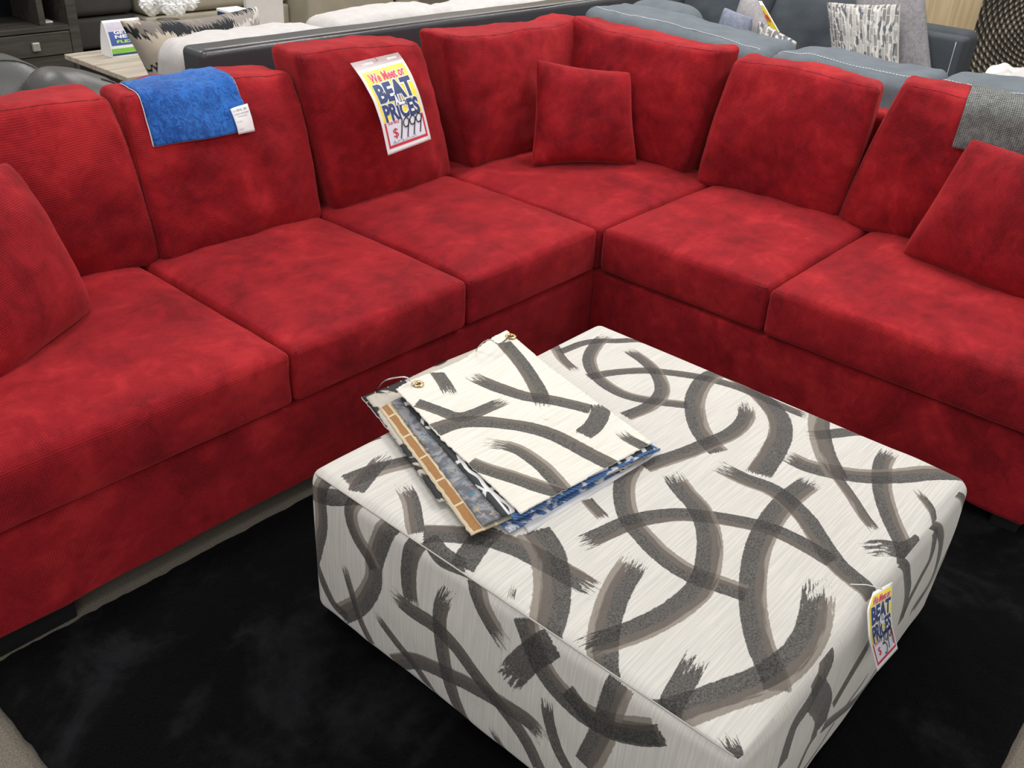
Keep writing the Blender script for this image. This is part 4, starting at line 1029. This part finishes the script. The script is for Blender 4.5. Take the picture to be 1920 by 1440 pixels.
# pale round-shouldered cushion showing over the first back cushion
c = Cushion((1.40, 1.02, .475), (1.40, .60, .475), (1.44, 1.02, .895), (1.44, .64, .905), (.20, 0, 0), r=.09, bulge=.04, crown=.02, wr=.004, seed=36., n=(14, 12, 6)); o = c.build('sofa_cushion', GREYBLUE, None)
single(o, 'loose blue-grey round-shouldered cushion showing above the first back cushion of the sectional', 'cushion')

# --- facing dark loveseat with pillows
lv = thing('slate_loveseat', 'dark slate suede loveseat facing the camera behind the blue-grey sectional', 'sofa', (2.7, .4, 0))
rbx('base', (2.2, -.1, .05), (3.15, 2.2, .30), .04, GREYDK, lv, (8, 14, 4)); rbx('back_frame', (2.98, -.1, .305), (3.16, 2.2, .78), .05, GREYDK, lv, (4, 14, 6))
for y0, y1, sd in ((2.15, 1.45, 1.), (1.43, .90, 2.), (.88, .16, 3.)):
    c = Cushion((2.58, y0, .46), (2.58, y1, .46), (2.68, y0, .93), (2.68, y1, .93), (.28, 0, 0), r=.10, bulge=.06, crown=.03, wr=.012, seed=40 + sd, n=(14, 14, 6)); c.build('back_cushion', GREYDK, lv)
    rbx('seat_cushion', (2.2, y1 + .01, .305), (2.80, y0 - .01, .465), .05, GREYDK, lv, (8, 8, 4))
ax0, ax1 = at(1810, 75, 0, 2.6)[1], .155
rbx('arm', (2.59, ax0, .05), (2.70, ax1 - .01, .808), .02, GREYDK, lv, (8, 8, 8))
q = np.array([(2.588, ax0 + .035, z_) for z_ in np.linspace(.35, .79, 12)]); tube('stitching', q, .002, THREAD, lv, 5)
for xx, yy in ((2.25, -.05), (2.25, 2.1), (3.05, -.05), (3.05, 2.1)): box('leg', (xx, yy, 0), (xx + .05, yy + .05, .055), BLACKLEG, lv)
def mat_dashes():
    t = NT('grey_dash_print'); uv = t.coord('UV')
    b = t.n('TexBrick', {'Vector': t.vscale(uv, 1, 1, 1, (0, 0, math.pi / 2)), 'Color1': (.16, .15, .155), 'Color2': (.58, .56, .54), 'Mortar': (.62, .60, .57), 'Scale': 17., 'Mortar Size': .03, 'Mortar Smooth': .3, 'Brick Width': .95, 'Row Height': .30, 'Bias': -.15})
    n = t.noise(t.vscale(uv, 55, 16, 1), 1, 2); c = t.mix(t.smooth(n, .52, .62), b.outputs[0], (.66, .64, .61)); n2 = t.noise(t.vscale(uv, 40, 12, 1), 1.3, 2); c = t.mix(t.smooth(n2, .58, .64), c, (.11, .12, .145)); return t.fin(c, .85)
DASH = mat_dashes(); GREYP = mat_cloth('grey_chenille', (.27, .255, .27), .22, 60, .9, 200)
X_ = 2.42
def pl(u, v, x): return at(u, v, 0, x)
tl, tr = pl(1548, 2, X_), pl(1690, 6, X_); bl = pl(1562, 150, X_ - .06); br = pl(1688, 185, X_ - .06)
p = pillow_mesh('throw_pillow', bl, br, tl, tr, .06, DASH, None, conc=.06, seed=51., uvscale=1.); single(p, 'grey and white dash-print pillow leaning in front of a plain grey pillow', 'pillow')
X_ = 2.56
tl, tr = pl(1600, -40, X_), pl(1733, -25, X_); bl = pl(1620, 175, X_ - .07); br = pl(1752, 180, X_ - .07)
p = pillow_mesh('throw_pillow', bl, br, tl, tr, .05, GREYP, None, conc=.03, seed=52.); single(p, 'plain grey chenille pillow behind the dash-print pillow on the slate loveseat', 'pillow')
DENIM = mat_cloth('pale_denim', (.20, .22, .29), .2, 50); MAUVE = mat_cloth('mauve_grey_chenille', (.34, .32, .335), .15, 60)
X_ = 1.72
tl, tr = pl(1358, 12, X_), pl(1412, 32, X_); bl = pl(1338, 80, X_ - .02); br = pl(1400, 105, X_ - .02)
bl = bl + (bl - tl) * 1.3; br = br + (br - tr) * 1.3
p = pillow_mesh('throw_pillow', bl, br, tl, tr, .05, DENIM, None, conc=.03, seed=53.); single(p, 'small pale denim-blue pillow peeking over the first back cushion of the sectional', 'pillow')
X_ = 1.86
tl, tr = pl(1392, -10, X_), pl(1420, -4, X_); bl = pl(1370, 60, X_ - .02); br = pl(1450, 80, X_ - .02); bl = bl + (bl - tl) * 1.0; br = br + (br - tr) * 1.0
p = pillow_mesh('throw_pillow', bl, br, tl, tr, .05, MAUVE, None, conc=.03, seed=54.); single(p, 'mauve-grey pillow behind the small denim-blue pillow', 'pillow')
X_ = 1.62
tl, tr = pl(1422, 36, X_), pl(1496, 78, X_); bl = pl(1436, 68, X_); br = pl(1478, 92, X_); bl = bl + np.array([-.02, 0, -.30]); br = br + np.array([-.02, 0, -.30])
p = pillow_mesh('throw_pillow', bl, br, tl, tr, .05, DASH, None, conc=.03, seed=55.); single(p, 'grey and white dash-print pillow peeking over the gap between two back cushions of the sectional', 'pillow')
# yellow price card behind those pillows
X_ = 2.0
la, lb, ra, rb = pl(1408, 0, X_), pl(1448, 85, X_), pl(1428, 2, X_), pl(1470, 75, X_)
kx = (la[2] - .472) / (la[2] - lb[2]); lb = la + (lb - la) * kx; rb = ra + (rb - ra) * ((ra[2] - .472) / (ra[2] - rb[2])); Lt = [(0, la), (1, lb)]; Rt = [(0, ra), (1, rb)]
yc = thing('price_sign', 'narrow yellow and white price card standing behind the mauve-grey pillow', 'sign', lb); my = sign_map(curve_fn(Lt), curve_fn(Rt))
sheet('card', lambda u, v: my(u, 1 - v), 3, 10, WHITE, yc, .002); patch('yellow_panel', (.25, .04, .95, .60), my, YELLOW, yc, .002); patch('navy_print', (.1, .22, .5, .42), my, NAVY, yc, .004); lettering('lettering', 'We', (.35, .09, .85, .19), my, SIGNRED, yc, .04, .004)
# crumpled cream throw
p = pillow_mesh('cream_throw', at(1838, 150, 0, 1.75), at(1960, 168, 0, 1.75), at(1850, 131, 0, 1.95), at(1960, 134, 0, 1.95), .03, mat_blotch('cream_ivory', (.52, .50, .50), (.78, .74, .66), 14), None, conc=.02, seed=57., wr=.02)
single(p, 'crumpled cream throw on the sectional seat at the right photo edge', 'throw')

# --- carved screen leaning at the right
def mat_screen():
    t = NT('bronze_carving'); uv = t.coord('UV'); sp = t.n('SeparateXYZ', {0: uv})
    dx = t.math('SUBTRACT', sp.outputs[0], .62); dy = t.math('SUBTRACT', sp.outputs[1], .62)
    r = t.math('SQRT', t.math('ADD', t.math('MULTIPLY', dx, dx), t.math('MULTIPLY', dy, dy))); a = t.math('ARCTAN2', dy, dx)
    ring = t.math('SINE', t.math('MULTIPLY', r, 2 * math.pi / .036)); ray_ = t.math('SINE', t.math('MULTIPLY', a, 46.)); w = t.math('MULTIPLY', ring, ray_)
    n = t.noise(t.coord(), 5, 2); k = t.smooth(t.math('ADD', w, t.math('MULTIPLY', t.math('SUBTRACT', n, .5), 1.6)), .25, .75)
    c = t.mix(k, (.055, .046, .036), (.36, .32, .25)); t.set(t.b.inputs['Normal'], t.bump(w, .9, .01)); return t.fin(c, .45, Metallic=.3)
SX = 4.84
def scr(u, v):
    return np.array([SX + .10 * v, .44 - 1.1 * u, .004 + v * 1.5])
o, *_ = sheet('panel_carving', scr, 20, 24, mat_screen(), None, .03, (1., 1.5)); single(o, 'dark bronze carved panel with fan pattern leaning at the far right', 'carved panel')

# ================================================================== LIGHT
w = bpy.data.worlds.new('world'); scene.world = w; w.use_nodes = True
bgn = w.node_tree.nodes['Background']; bgn.inputs[0].default_value = (1, .985, .96, 1); bgn.inputs[1].default_value = .52
def area(name, loc, size, power, color=(1, .97, .93), target=None):
    l = bpy.data.lights.new(name, 'AREA'); l.shape = 'RECTANGLE'; l.size, l.size_y = size; l.energy = power; l.color = color
    o = bpy.data.objects.new(name, l); COL.objects.link(o); o.location = loc
    d = Vector(target) - Vector(loc) if target else Vector((0, 0, -1)); o.rotation_euler = d.to_track_quat('-Z', 'Y').to_euler(); return o
for i, (x_, y_) in enumerate(((-1.2, .4), (1.2, .4), (-1.2, 3.2), (1.4, 3.2), (3.6, .6), (.9, -1.6), (3.6, 4.2))):
    area('ceiling_light', (x_, y_, 3.1), (1.2, .6), (28, 44)[i] if i < 2 else 32)
area('fill_light', (-4.2, -2.6, 2.3), (3.0, 2.0), 40, (1, .98, .96), (-.4, -.4, .3))  # added fill from behind the camera, no known window; brightens the side faces
